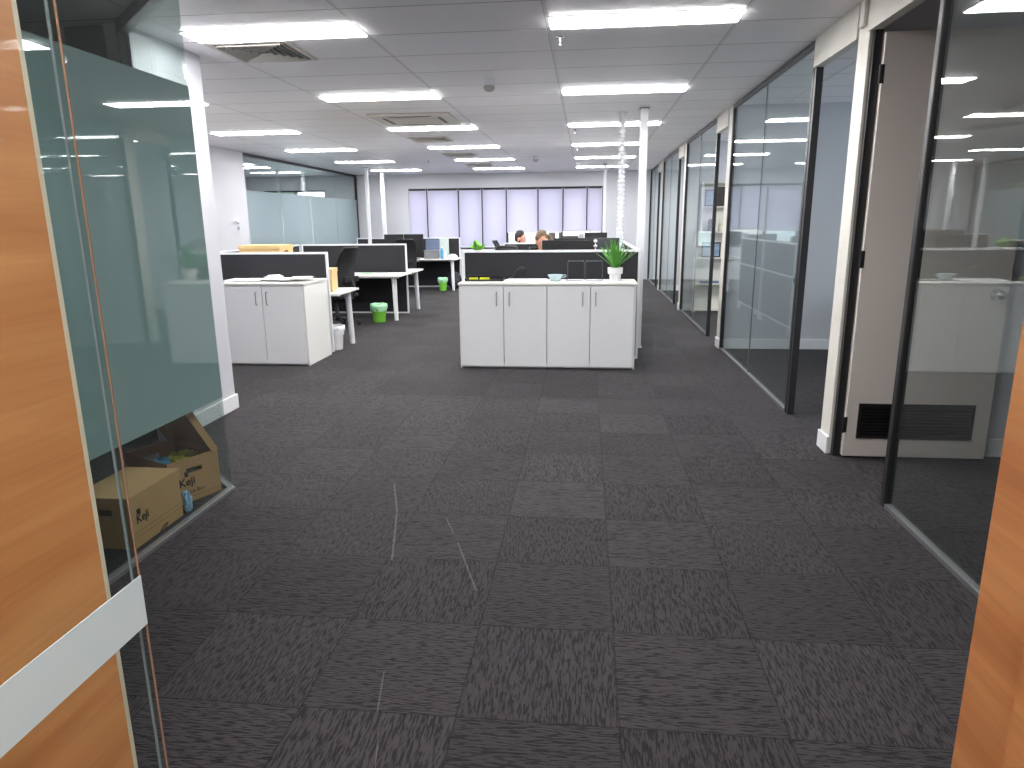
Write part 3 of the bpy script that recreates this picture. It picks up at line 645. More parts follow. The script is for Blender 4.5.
# ============================================================ chairs
def make_chair(back_h=0.62, m_=M_BLKM):
    t = empty('office_chair')
    b = MB()
    for k in range(5):
        a = 2*math.pi*k/5+0.3; c_, s_ = math.cos(a), math.sin(a)
        b.tube([(0.03*c_, 0.03*s_, 0.13), (0.18*c_, 0.18*s_, 0.105), (0.31*c_, 0.31*s_, 0.075)], [0.024, 0.02, 0.014], 8)
    b.cyl((0, 0, 0.09), (0, 0, 0.16), 0.035, 16); b.build('star_base', M_BLK, t)
    for k in range(5):
        a = 2*math.pi*k/5+0.3; c_, s_ = math.cos(a), math.sin(a); x, y = 0.31*c_, 0.31*s_
        MB().cyl((x-0.02*s_, y+0.02*c_, 0.03), (x-0.006*s_, y+0.006*c_, 0.03), 0.03, 14).cyl((x+0.02*s_, y-0.02*c_, 0.03), (x+0.006*s_, y-0.006*c_, 0.03), 0.03, 14).cyl((x, y, 0.03), (x, y, 0.08), 0.009, 8).build('caster', M_BLK, t)
    MB().cyl((0, 0, 0.16), (0, 0, 0.40), 0.022, 14).cyl((0, 0, 0.16), (0, 0, 0.28), 0.03, 14).build('gas_column', M_DGREY, t)
    MB().box(-0.13, 0.13, -0.14, 0.14, 0.385, 0.425).build('seat_mechanism', M_BLK, t, 0.012)
    s_ = MB().box(-0.25, 0.25, -0.24, 0.25, 0.425, 0.49); so = s_.build('seat', M_BLKM, t, 0.028, seg=4)
    # back rest: curved mesh panel inside a tube frame; chair faces +y, back at -y
    def prof(h):   # y of the back at height h 0..1
        return -0.255-0.03*math.sin(h*math.pi)*-1.0-0.10*h+0.045*math.sin(h*math.pi*1.0)
    n = 12; bk = MB(); H0, H1 = 0.53, 0.53+back_h; bm_ = bk.bm; grid = []
    for i in range(n+1):
        h = i/n; wv = 0.225-0.03*abs(h-0.4)*1.4-(0.035*max(0, h-0.85)/0.15)
        row = []
        for j in range(9):
            u = -1+2*j/8; row.append((u*wv, prof(h)+0.05*u*u, H0+(H1-H0)*h))
        grid.append(row)
    fv = [[bm_.verts.new(p) for p in r] for r in grid]; bv = [[bm_.verts.new((p[0], p[1]-0.012, p[2])) for p in r] for r in grid]
    for i in range(n):
        for j in range(8):
            bm_.faces.new((fv[i][j], fv[i][j+1], fv[i+1][j+1], fv[i+1][j])); bm_.faces.new((bv[i][j+1], bv[i][j], bv[i+1][j], bv[i+1][j+1]))
    for i in range(n):
        bm_.faces.new((fv[i+1][0], bv[i+1][0], bv[i][0], fv[i][0])); bm_.faces.new((fv[i][8], bv[i][8], bv[i+1][8], fv[i+1][8]))
    for j in range(8):
        bm_.faces.new((fv[0][j], bv[0][j], bv[0][j+1], fv[0][j+1])); bm_.faces.new((fv[n][j+1], bv[n][j+1], bv[n][j], fv[n][j]))
    bo = bk.build('backrest', M_BLKM, t, smooth=False)
    loop = [grid[i][0] for i in range(n+1)]+[grid[n][j] for j in range(1, 8)]+[grid[i][8] for i in range(n, -1, -1)]+[grid[0][j] for j in range(7, 0, -1)]
    MB().tube([(p[0], p[1]-0.006, p[2]) for p in loop], 0.014, 8, closed=True).build('back_frame', M_BLK, t)
    MB().tube([(0, -0.10, 0.405), (0, -0.30, 0.42), (0, -0.33, 0.55), (0, -0.285, 0.70)], 0.018, 8).box(-0.17, 0.17, -0.30, -0.275, 0.66, 0.74).build('back_spine', M_BLK, t)
    for sx_ in (-1, 1):
        MB().tube([(sx_*0.24, 0.0, 0.42), (sx_*0.29, 0.0, 0.43), (sx_*0.295, -0.01, 0.66)], 0.014, 8).box(sx_*0.295-0.035, sx_*0.295+0.035, -0.12, 0.14, 0.66, 0.685).build('armrest', M_BLK, t)
    return t
ch = make_chair(); ch.location = (-3.66, 9.84, 0); ch.rotation_euler = (0, 0, R(74))
tag(ch, 'black mesh office chair turned sideways before the left desk', 'office chair')
chairs = [(-1.25, 9.45, R(150), 'black office chair whose back edge curves up beside the small plant'), (-3.86, 14.62, R(20), 'black office chair pulled up to the laptop desk'),
          (-0.62, 8.98, R(172), 'black office chair under the fair haired person'), (-1.33, 12.62, R(-90), 'black office chair under the dark haired person'),
          (0.17, 9.1, R(150), 'black office chair behind the right end of the middle screen'), (2.3, 13.9, R(200), 'black office chair behind the fourth office glass'),
          (2.75, 6.9, R(100), 'black office chair inside the second right-hand office')]
for x, y, a, lab in chairs: copy_tree(ch, (x, y, 0), a, lab, 'office chairs')
ch['group'] = 'office chairs'

# ============================================================ bins
def bin_(x, y, h, r0_, r1_, m_, liner, label, grp='waste bins'):
    t = empty('waste_bin', (x, y, 0), 0, label, 'waste bin', grp)
    MB().lathe([(r0_, 0.0), (r0_+0.003, 0.004), (r1_, h), (r1_+0.006, h), (r1_+0.006, h-0.012), (r1_-0.004, h-0.004), (r0_-0.004, 0.012), (0.0, 0.012)]).build('bin_body', m_, t)
    n = 36; ln_ = MB(); prof_ = [(r1_-0.006, h-0.10), (r1_-0.002, h+0.01), (r1_+0.010, h+0.012), (r1_+0.014, h-0.03), (r1_+0.010, h-0.075)]
    rings = []
    for q, (rr, zz) in enumerate(prof_):
        ring = []
        for k in range(n):
            a = 2*math.pi*k/n; wob = 0.004*math.sin(a*9+q)+0.003*math.sin(a*5); dz = (0.018*math.sin(a*3+1)+0.012*math.sin(a*7)) if q == 4 else (0.004*math.sin(6*a) if q in (1, 2) else 0)
            ring.append(ln_.bm.verts.new(((rr+wob)*math.cos(a), (rr+wob)*math.sin(a), zz+dz)))
        rings.append(ring)
    for q in range(len(rings)-1):
        for k in range(n): ln_.bm.faces.new((rings[q][k], rings[q][(k+1) % n], rings[q+1][(k+1) % n], rings[q+1][k]))
    ln_.build('bin_liner', liner, t, smooth=True)
bin_(-3.17, 10.33, 0.27, 0.088, 0.118, M_GREEN, M_BAG, 'lime green waste bin with pale green liner under the left desk')
bin_(-3.18, 15.25, 0.28, 0.075, 0.098, M_GREEN, M_BAG, 'small green waste bin under the far laptop desk')
bin_(-3.02, 7.98, 0.28, 0.088, 0.115, M_POT, M_WBAG, 'white waste bin with white liner beside the left cabinet')

# ============================================================ cardboard boxes
def text_obj(name, body, size, m_, parent, loc, rot, font_bold=False):
    cu = bpy.data.curves.new(name, 'FONT'); cu.body = body; cu.size = size; cu.extrude = 0.0003; cu.align_x = 'LEFT'
    if font_bold: cu.offset = size*0.02
    tmp = bpy.data.objects.new(name, cu); col.objects.link(tmp)
    dg = bpy.context.evaluated_depsgraph_get(); me = bpy.data.meshes.new_from_object(tmp.evaluated_get(dg))
    bpy.data.objects.remove(tmp); me.materials.clear(); me.materials.append(m_)
    o = bpy.data.objects.new(name, me); col.objects.link(o); o.parent = parent; o.location = loc; o.rotation_euler = rot
    return o
def box_walls(L, W, H, t=0.004, hole=True):
    """open carton, long side along x; front face is -y; hand hole in both end faces (+-x)"""
    b = MB(); b.box(-L/2, L/2, -W/2, W/2, 0, t)
    b.box(-L/2, L/2, -W/2, -W/2+t, t, H).box(-L/2, L/2, W/2-t, W/2, t, H)
    for sx_ in (-1, 1):
        x0, x1 = (L/2-t, L/2) if sx_ > 0 else (-L/2, -L/2+t)
        hz0, hz1, hw = H-0.085, H-0.057, 0.048
        b.box(x0, x1, -W/2+t, W/2-t, t, hz0).box(x0, x1, -W/2+t, W/2-t, hz1, H).box(x0, x1, -W/2+t, -hw, hz0, hz1).box(x0, x1, hw, W/2-t, hz0, hz1)
    return b
def lid_mesh(L, W, d=0.045, t=0.004):
    b = MB(); L += 0.012; W += 0.012
    b.box(-L/2, L/2, -W/2, W/2, -t, 0).box(-L/2, L/2, -W/2, -W/2+t, -d, -t).box(-L/2, L/2, W/2-t, W/2, -d, -t).box(-L/2, -L/2+t, -W/2+t, W/2-t, -d, -t).box(L/2-t, L/2, -W/2+t, W/2-t, -d, -t)
    return b
# box 1: closed, long face against the glass (faces +X)
t = empty('archive_box', (-2.235, 2.975, 0.0), R(90), 'closed brown archive box behind the glass, nearer the entrance', 'archive box', 'brown archive boxes')
box_walls(0.40, 0.28, 0.25).build('carton', M_CARD, t)
lid_mesh(0.40, 0.28, 0.055).build('lid', M_CARD, t).location = (0, 0, 0.258)
text_obj('logo_text', 'Keji', 0.060, M_INK, t, (-0.165, -0.1415, 0.115), (R(90), 0, 0), True)
MB().box(-0.155, -0.130, -0.1425, -0.141, 0.158, 0.183).build('logo_mark', M_INK, t)
o = MB(); o.box(-0.19, 0.19, -0.1415, -0.1405, 0.072, 0.0735).box(-0.19, 0.19, -0.1415, -0.1405, 0.050, 0.0515); o.build('printed_line', mat('brown_ink', (0.16, 0.09, 0.04), 0.9), t)
# box 2: open, end face towards the viewer, lid propped up
A = Vector((-2.20, 3.245)); B = Vector((-2.07, 3.525)); dr_ = (B-A).normalized(); ang2 = math.atan2(dr_.y, dr_.x)
mid = (A+B)/2; inward = Vector((-dr_.y, dr_.x)); ctr = mid+inward*0.20
t = empty('archive_box', (ctr.x, ctr.y, 0.0), ang2, 'open brown archive box holding blue and yellow bags, lid propped up', 'archive box', 'brown archive boxes')
Mr = Matrix.Rotation(R(-90), 4, 'Z')
b2 = box_walls(0.40, 0.308, 0.25); bmesh.ops.transform(b2.bm, matrix=Mr, verts=b2.bm.verts[:]); b2.build('carton', M_CARD, t)
Ml = Matrix.Translation((0.150, 0, 0.255)) @ Matrix.Rotation(R(62), 4, 'Y') @ Matrix.Translation((-0.154, 0, 0.004)) @ Matrix.Rotation(R(-90), 4, 'Z')
l2 = lid_mesh(0.40, 0.308, 0.04); bmesh.ops.transform(l2.bm, matrix=Ml, verts=l2.bm.verts[:]); l2.build('lid', M_CARD, t)
text_obj('logo_text', 'Keji', 0.062, M_INK, t, (-0.10, -0.2005, 0.098), (R(90), 0, 0), True)
MB().box(-0.062, -0.042, -0.2015, -0.2, 0.148, 0.176).build('logo_mark', M_INK, t)
text_obj('caption_text', 'Archive Box', 0.030, M_INK, t, (-0.10, -0.2005, 0.048), (R(90), 0, 0))
MB().box(-0.14, 0.145, -0.2012, -0.2, 0.030, 0.0315).build('printed_line', mat('brown_ink', (0.16, 0.09, 0.04), 0.9), t)

def crumple(name, m_, c, sx_, sy_, sz_, rz, label, cat, seed, group=None, amp=0.28):
    rnd = random.Random(seed); bm_ = bmesh.new(); bmesh.ops.create_icosphere(bm_, subdivisions=3, radius=1.0)
    ph = [rnd.uniform(0, 6.28) for _ in range(9)]
    for v in bm_.verts:
        p = v.co.normalized()
        k = 1+amp*(math.sin(5*p.x+ph[0])*math.sin(6*p.y+ph[1])+0.6*math.sin(11*p.y+ph[2]+4*p.z)*math.sin(9*p.x+ph[3])+0.4*math.sin(17*p.z+ph[4]+5*p.x))+rnd.uniform(-0.05, 0.05)
        v.co = Vector((p.x*k*sx_, p.y*k*sy_, max(-sz_*0.9, p.z*k*sz_)))
    me = bpy.data.meshes.new(name); bm_.to_mesh(me); bm_.free(); me.materials.append(m_)
    zmin = min(v.co.z for v in me.vertices)
    for v in me.vertices: v.co.z -= zmin
    o = bpy.data.objects.new(name, me); col.objects.link(o); o.location = c; o.rotation_euler = (0, 0, rz)
    return tag(o, label, cat, group)
crumple('plastic_bag', M_BLUEB, (ctr.x-0.045, ctr.y-0.075, 0.125), 0.075, 0.10, 0.05, 0.3, 'blue plastic bag inside the open archive box', 'plastic bag', 3)
crumple('plastic_bag', M_YELB, (ctr.x+0.035, ctr.y+0.06, 0.125), 0.085, 0.075, 0.052, 0.9, 'yellow green plastic bag inside the open archive box', 'plastic bag', 5)
MB_ = MB().box(-0.13, 0.13, -0.17, 0.17, 0.0, 0.11); o = MB_.build('paper_stack', M_PAPER, None, 0.003); o.location = (ctr.x, ctr.y, 0.0045); o.rotation_euler = (0, 0, ang2); tag(o, 'stack of paper under the bags in the open archive box', 'paper stack')
crumple('plastic_bag', M_SKYB, (-2.095, 3.225, 0.0), 0.022, 0.028, 0.06, 0.2, 'pale blue plastic bag squeezed between the two archive boxes', 'plastic bag', 8)
o = MB().tube([(-2.075, 2.83, 0.006), (-2.06, 2.90, 0.008), (-2.055, 2.96, 0.03), (-2.06, 2.99, 0.045), (-2.07, 2.97, 0.035), (-2.065, 2.92, 0.01)], 0.003, 6).build('cable', M_BLK); tag(o, 'short loop of black cable between box and glass', 'cable')

# cartons on desk A
def archive_closed(x, y, z, rz, L, W, H, m_, label, name='archive_box'):
    t = empty(name, (x, y, z), rz, label, 'archive box', 'boxes on the left desk')
    box_walls(L, W, H).build('carton', m_, t); lid_mesh(L, W, 0.045).build('lid', m_, t).location = (0, 0, H+0.008)
    return t
t = archive_closed(-3.13, 8.02, 0.7005, R(-80), 0.36, 0.28, 0.26, M_CARDL, 'upright pale archive box on the end of the left desk')
t = archive_closed(-3.84, 8.10, 0.7005, 0, 0.50, 0.36, 0.27, M_CARDL, 'lower carton of the stack on the left desk')
t = archive_closed(-3.84, 8.10, 0.9795, 0, 0.50, 0.38, 0.26, M_CARDL, 'topmost pale carton standing above the left desk screen')

# ============================================================ things on the cabinets
def sheet(x, y, z, rz, a, b, label, m_=M_PAPER, n=3, group='papers on the cabinets', name='paper_stack'):
    s_ = MB(); rnd = random.Random(int((x*31+y*17)*100))
    for k in range(n):
        s_.box(-a/2, a/2, -b/2, b/2, k*0.003, k*0.003+0.0025, Matrix.Translation((rnd.uniform(-.012, .012), rnd.uniform(-.012, .012), 0)) @ Matrix.Rotation(rnd.uniform(-.12, .12), 4, 'Z'))
    o = s_.build(name, m_); o.location = (x, y, z); o.rotation_euler = (0, 0, rz); return tag(o, label, 'papers', group)
TZ = 0.8855
sheet(-0.61, 7.22, TZ, 0.05, 0.42, 0.30, 'loose white papers left of the glass bowl', n=4)
sheet(-3.72, 7.30, TZ, 0.1, 0.42, 0.30, 'left heap of white papers on the two door cabinet', n=5)
sheet(-3.32, 7.28, TZ+0.0156, -0.2, 0.34, 0.25, 'right heap of white papers on the two door cabinet', n=4)
sheet(-3.08, 7.30, TZ+0.0285, 0.3, 0.21, 0.30, 'pale pinkish papers at the right end of the two door cabinet', mat('pinkish_paper', (0.72, 0.66, 0.60), 0.8), n=3)
crumple('crumpled_paper', M_PAPER, (-3.50, 7.54, TZ), 0.09, 0.06, 0.025, 0.2, 'crumpled white paper on the two door cabinet', 'paper', 12)
# black tray with yellow strips
t = empty('black_tray', (-1.06, 7.28, TZ), 0, 'flat black tray with yellow markers at the left of the cabinet top', 'tray')
MB().box(-0.20, 0.20, -0.12, 0.12, 0, 0.012).box(-0.20, 0.20, 0.10, 0.12, .012, .05).box(-.2, -.185, -.12, .10, .012, .03).box(.185, .2, -.12, .10, .012, .03).build('tray_body', M_BLK, t, 0.003)
for k, (x, wd_) in enumerate(((-1.18, 0.09), (-1.06, 0.10))):
    o = MB().box(-wd_/2, wd_/2, -0.02, 0.02, 0, 0.02).build('marker_pack', M_YEL, None, 0.004); o.location = (x, 7.25, TZ+0.0125); tag(o, ('left' if k == 0 else 'right')+' fluorescent yellow pack lying in the black tray', 'marker pack', 'yellow packs in the tray')
t = empty('desk_lamp', (-0.80, 7.41, TZ), 0, 'small black jointed desk lamp against the middle screen', 'desk lamp')
MB().lathe([(0.03, 0), (0.03, 0.012), (0.015, 0.02)]).build('lamp_base', M_BLK, t); MB().tube([(0, 0, 0.015), (0.05, 0, 0.09), (0.10, 0, 0.13)], 0.006, 8).build('lamp_arm', M_BLK, t)
MB().cone((0.10, 0, 0.13), (0.16, -0.01, 0.10), 0.012, 0.024, 16).build('lamp_shade', M_BLK, t)
# glass bowl
t = empty('glass_bowl', (-0.315, 7.22, TZ), 0, 'pale blue glass bowl on the middle cabinet', 'bowl')
MB().lathe([(0.045, 0), (0.05, 0.004), (0.062, 0.03), (0.082, 0.062), (0.086, 0.066), (0.080, 0.064), (0.058, 0.032), (0.045, 0.008), (0.0, 0.008)]).build('bowl_body', mat('pale_aqua_glass', (0.45, 0.58, 0.62), 0.1, coat=0.5), t, smooth=True)
MB().tube([(0.08, 0, 0.058), (0.11, 0, 0.062), (0.112, 0, 0.045), (0.07, 0, 0.035)], 0.005, 8).build('bowl_handle', mat('pale_aqua_glass', (0.45, 0.58, 0.62), 0.1), t)
# wire racks
def rack(x, label):
    t = empty('wire_rack', (x, 7.36, TZ), 0, label, 'wire rack', 'black wire racks')
    a = 0.087
    for yy, nm in ((0.06, 'rack_frame'), (-0.05, 'rack_frame')):
        MB().tube([(-a, yy, 0.004), (-a, yy, 0.18), (-a+0.012, yy, 0.195), (a-0.012, yy, 0.195), (a, yy, 0.18), (a, yy, 0.004)], 0.004, 6).build(nm, M_DGREY, t)
    for xx, zz in ((-a, 0.004), (a, 0.004), (-a+.01, 0.195), (a-.01, 0.195)): MB().tube([(xx, -0.05, zz), (xx, 0.06, zz)], 0.004, 6).build('cross_wire', M_DGREY, t)
rack(-0.105, 'left black wire rack on the middle cabinet'); rack(0.085, 'right black wire rack, next to the potted plant')
sheet(-0.11, 7.24, TZ, 0.0, 0.17, 0.12, 'grey cards before the left wire rack', mat('grey_card', (0.50, 0.52, 0.58), 0.7)); sheet(0.085, 7.24, TZ, 0.0, 0.17, 0.12, 'grey cards before the right wire rack', mat('grey_card', (0.5, 0.5, 0.5), 0.7))

def leafy(parent, n, Ls, w, m_, spread_, z0, seed, curl=1.0, name='leaves'):
    rnd = random.Random(seed); b = MB(); bm_ = b.bm
    for k in range(n):
        az = k*2.399963+rnd.uniform(-.25, .25); el = R(rnd.uniform(*spread_)); L = Ls*rnd.uniform(0.75, 1.05); st = 9
        p = Vector((0.008*math.cos(az), 0.008*math.sin(az), z0)); d = Vector((math.cos(az)*math.cos(el), math.sin(az)*math.cos(el), math.sin(el)))
        side = Vector((-math.sin(az), math.cos(az), 0)); prev = None
        for i in range(st+1):
            u = i/st; ww = w*(math.sin(math.pi*min(1, u*0.82+0.13)))**0.8*(1 if u < 1 else 0.05)
            nrm = side.cross(d).normalized()
            row = [bm_.verts.new(p-side*ww+nrm*ww*0.35), bm_.verts.new(p), bm_.verts.new(p+side*ww+nrm*ww*0.35)]
            if prev:
                for j in (0, 1): bm_.faces.new((prev[j], prev[j+1], row[j+1], row[j]))
            prev = row; p = p+d*(L/st); d = (d+Vector((0, 0, -0.045*curl*(1+u)))).normalized()
    o = b.build(name, m_, parent, smooth=True); so = o.modifiers.new('thick', 'SOLIDIFY'); so.thickness = 0.0012
    return o
t = empty('potted_plant', (0.298, 7.20, TZ), 0, 'spiky green plant in a white pot on the middle cabinet', 'potted plant')
MB().lathe([(0.046, 0), (0.048, 0.004), (0.052, 0.062), (0.062, 0.066), (0.066, 0.072), (0.068, 0.125), (0.062, 0.125), (0.060, 0.105), (0.0, 0.105)]).build('plant_pot', M_POT, t, smooth=False)
MB().lathe([(0.0, 0.112), (0.058, 0.110), (0.058, 0.106)]).build('potting_soil', mat('potting_soil', (0.03, 0.02, 0.015), 0.95, noise=0.4, nscale=80), t)
t.scale = (1.15, 1.15, 1.12)
leafy(t, 30, 0.28, 0.0125, M_LEAF, (44, 87), 0.108, 4, 0.8)
# small plant behind screen
t = empty('potted_plant', (-1.255, 8.05, 0.7005), 0, 'small bright green plant peeping over the left end of the middle screen', 'potted plant')
MB().lathe([(0.05, 0), (0.07, 0.16), (0.066, 0.16), (0.064, 0.15), (0, 0.15)]).build('plant_pot', M_POT, t)
MB().cyl((0, 0, 0.15), (0.0, 0, 0.40), 0.008, 8).build('stem', M_LEAF, t)
t.scale = (1.0, 1.0, 1.08)
leafy(t, 18, 0.13, 0.024, M_LEAF2, (35, 85), 0.43, 9, 0.7)

# ============================================================ monitors, laptop, small desk things
def monitor(x, y, z, rz, wd, hg, label, back=M_BLK, lit=None, zc=0.30):
    t = empty('monitor', (x, y, z), rz, label, 'monitor', 'computer monitors')
    MB().box(-wd/2, wd/2, -0.012, 0.012, zc-hg/2, zc+hg/2).box(-wd/4, wd/4, -0.03, -0.012, zc-hg/4, zc+hg/5).build('monitor_housing', back, t, 0.004)
    MB().box(-wd/2+0.01, wd/2-0.01, 0.0125, 0.0135, zc-hg/2+0.014, zc+hg/2-0.01).build('display', lit or mat('dark_display', (0.01, 0.01, 0.012), 0.15), t)
    MB().tube([(0, -0.06, 0.01), (0, -0.045, 0.2), (0, -0.02, zc)], 0.016, 10).build('monitor_neck', back, t)
    MB().box(-0.12, 0.12, -0.13, 0.06, 0, 0.01).build('monitor_foot', back, t, 0.003)
    return t
# back of monitors faces -y by default (viewer)
M_LIT = mat('white_lit_display', (0.5, 0.5, 0.5), 0.3, emit=(0.95, 0.97, 1.0), estr=0.15)
monitor(-0.20, 7.98, 0.7005, 0, 0.60, 0.34, 'black monitor back in front of the fair haired person', zc=0.41)
monitor(0.225, 8.05, 0.7005, R(12), 0.30, 0.36, 'dark grey monitor half behind the plant leaves', M_DGREY, zc=0.42)
monitor(-0.20, 11.05, 0.7005, 0, 0.62, 0.34, 'dark monitor behind the fair haired person', zc=0.36)
monitor(0.20, 15.2, 0.7005, 0, 0.48, 0.27, 'small dark monitor by the right end of the windows', zc=0.41)
monitor(-0.34, 15.2, 0.7005, 0, 0.34, 0.28, 'small dark monitor beneath the white lit monitor', zc=0.34, back=M_DGREY)
monitor(-0.22, 15.6, 0.7005, R(180), 0.62, 0.34, 'monitor facing the room with a white lit display', lit=M_LIT, zc=0.42)
monitor(-4.28, 15.35, 0.7005, 0, 0.44, 0.40, 'left one of the black monitor pair by the slim white poles', zc=0.34)
monitor(-3.83, 15.35, 0.7005, 0, 0.44, 0.40, 'right one of the black monitor pair, left of the laptop', zc=0.34)
o = MB().box(-0.09, 0.09, -0.06, 0.06, 0, 0.28).build('lilac_bag', mat('lilac_grey_cloth', (0.38, 0.34, 0.42), 0.8), None, 0.03, seg=3); o.location = (-0.105, 15.15, 0.99-0.29+0.001); o.scale = (0.62, 1, 1.9); tag(o, 'lilac grey bag standing between the far monitors', 'bag')
# laptop on desk D
t = empty('laptop', (-3.43, 15.35, 0.7005), R(180), 'slate blue laptop open on a grey stand on the far desk', 'laptop')
MB().box(-0.16, 0.16, -0.11, 0.11, 0.175, 0.19).build('keyboard_base', M_MGREY, t, 0.004)
MB().box(-0.16, 0.16, -0.006, 0.004, 0.0, 0.235, Matrix.Translation((0, -0.11, 0.19)) @ Matrix.Rotation(R(6), 4, 'X')).build('laptop_display', M_SLATE, t, 0.003)
MB().box(-0.15, 0.15, -0.10, 0.10, 0.0, 0.012).box(-0.15, 0.15, 0.085, 0.1, 0.012, 0.175).box(-0.15, 0.15, -0.1, -0.085, 0.012, 0.175).build('laptop_stand', M_MGREY, t)
def bottle(x, y, h, m_, label, capm):
    t = empty('bottle', (x, y, 0.7005), 0, label, 'bottle', 'bottles on the far desk')
    MB().lathe([(0.034, 0), (0.036, 0.01), (0.036, h*0.62), (0.018, h*0.8), (0.014, h*0.9)]).build('bottle_body', m_, t, smooth=False)
    MB().lathe([(0.017, h*0.88), (0.017, h)]).build('bottle_cap', capm, t)
bottle(-3.20, 15.36, 0.27, mat('bright_blue_plastic', (0.08, 0.40, 0.70), 0.3), 'bright blue drink bottle beside the laptop', M_POT)
bottle(-3.12, 15.30, 0.17, M_POT, 'short white bottle right of the blue bottle', M_POT)
o = MB().box(-0.09, 0.09, -0.12, 0.12, 0, 0.44).build('file_box', mat('pale_green_card', (0.60, 0.68, 0.64), 0.7), None, 0.004); o.location = (-3.24, 15.82, 0.7005); tag(o, 'pale green upright file box behind the blue bottle', 'file box')
crumple('crumpled_cloth', M_PAPER, (-2.97, 15.45, 0.7005), 0.09, 0.06, 0.05, 0.2, 'crumpled white cloth on the right end of the far desk', 'cloth', 22)
o = MB().box(-0.07, 0.07, -0.04, 0.04, 0, 0.02).build('sponge_pack', M_BAG, None, 0.006); o.location = (-3.45, 10.72, 0.7005); tag(o, 'small pale green packet on the left desk', 'packet')
# backpack under the far desk
t = empty('backpack', (-2.98, 15.6, 0), 0.2, 'dark backpack on the floor at the far desk leg', 'backpack')
MB().ball((0, 0, 0.20), 0.2, 0.85, 0.6, 1.0, 18).build('bag_body', mat('black_nylon', (0.02, 0.02, 0.03), 0.7), t, smooth=True); MB().ball((0, -0.11, 0.15), 0.12, 0.9, 0.5, 0.9, 14).build('front_pocket', mat('black_nylon', (0, 0, 0)), t, smooth=True)
MB().tube([(-0.03, 0, 0.39), (-0.03, 0, 0.44), (0.03, 0, 0.44), (0.03, 0, 0.39)], 0.007, 8).build('carry_loop', M_BLK, t)
# white letter-tray stand at the left end of the middle desk
t = empty('letter_tray', (-1.378, 8.0, 0.0), 0, 'narrow white open shelf standing at the left end of the middle desk', 'shelf')
for k, z in enumerate((0.25, 0.55, 0.80, 1.05)): MB().box(-0.036, 0.036, -0.12, 0.12, z, z+0.012).build('shelf_board', M_ALU, t)
for sx_ in (-1, 1):
    for sy_ in (-1, 1): MB().box(sx_*0.034-0.006, sx_*0.034+0.006, sy_*0.12-0.008, sy_*0.12+0.008, 0, 1.10).build('shelf_post', M_ALU, t)
# cable spine with white beads
t = empty('cable_spine', (0.10, 7.86, 0.70), 0, 'white beaded cable spine between the two middle monitors', 'cable spine')
for k in range(11): MB().ball((0, 0, 0.03+k*0.054), 0.022, 1, 1, 0.8, 10).build('spine_bead', M_ALU, t, smooth=True)
MB().cyl((0, 0, 0), (0, 0, 0.58), 0.006, 6).build('spine_cord', M_ALU, t)

# door handle on the left white wall (a flush white door)
d = S(empty('door_5', (-5.969, 11.05, 0.0)), 'flush white door in the left wall with a small lever handle', 'door')
MB().box(0.0, 0.006, -0.42, 0.42, 0.01, 2.45).build('door_leaf', M_WHITE, d)
MB().box(0.006, 0.03, 0.36, 0.40, 1.50, 1.56).tube([(0.028, 0.38, 1.54), (0.045, 0.38, 1.54), (0.045, 0.24, 1.54)], 0.011, 8).box(0.006, 0.022, 0.35, 0.40, 1.40, 1.45).build('door_handle', M_CHROME, d)
d.location = (-5.969, 11.20, 0)

# ============================================================ bookshelf and office 2 desk
t = empty('bookcase', (2.35, 11.64, 0), 0, 'tall cream bookcase with framed pictures in the third office', 'bookcase')
Wd, H1, H2 = 0.98, 1.30, 2.08
bd = MB().box(-0.58, -0.555, 0, 0.18, 0, H1).box(0.38, 0.405, 0, 0.18, 0, H1).box(-0.58, 0.405, 0.165, 0.18, 0, H1)
bd.box(-0.50, -0.48, 0.04, 0.18, H1, H2).box(0.38, 0.405, 0.04, 0.18, H1, H2).box(-0.48, 0.38, 0.165, 0.18, H1, H2).build('bookcase_body', M_CREAM, t)
for z in (0.02, 0.45, 0.87, 1.28): MB().box(-0.555, 0.38, 0.0, 0.165, z, z+0.022).build('shelf_board', M_CREAM, t)
for z in (1.68, 2.06): MB().box(-0.48, 0.38, 0.04, 0.165, z, z+0.02).build('shelf_board', M_CREAM, t)
def picture(x, y, z, w_, h_, m_, label):
    p_ = empty('picture_frame', (x, y, z), 0, label, 'picture frame', 'framed pictures on the bookcase')
    MB().box(-w_/2, w_/2, 0, 0.012, 0, 0.02).box(-w_/2, w_/2, 0, 0.012, h_-.02, h_).box(-w_/2, -w_/2+.02, 0, 0.012, .02, h_-.02).box(w_/2-.02, w_/2, 0, 0.012, .02, h_-.02).build('frame', M_BLK, p_)
    MB().box(-w_/2+.02, w_/2-.02, 0.004, 0.008, .02, h_-.02).build('picture', m_, p_)
M_PIC = mat('blue_grey_print', (0.22, 0.32, 0.42), 0.3, noise=0.7, nscale=18)
picture(2.02, 11.68, 0.8925, 0.30, 0.24, M_PIC, 'landscape framed picture on the middle shelf'); picture(1.965, 11.73, 1.7005, 0.16, 0.26, M_PIC, 'small framed picture on the upper left shelf')
picture(2.14, 11.73, 1.7005, 0.16, 0.30, mat('dark_print', (0.04, 0.035, 0.03), 0.3), 'dark framed picture on the upper right shelf')
o = MB().box(-0.15, 0.15, -0.06, 0.06, 0, 0.035).build('book', M_SLATE, None, 0.002); o.location = (2.02, 11.72, 0.4725); tag(o, 'dark blue book lying on the lower shelf', 'book')
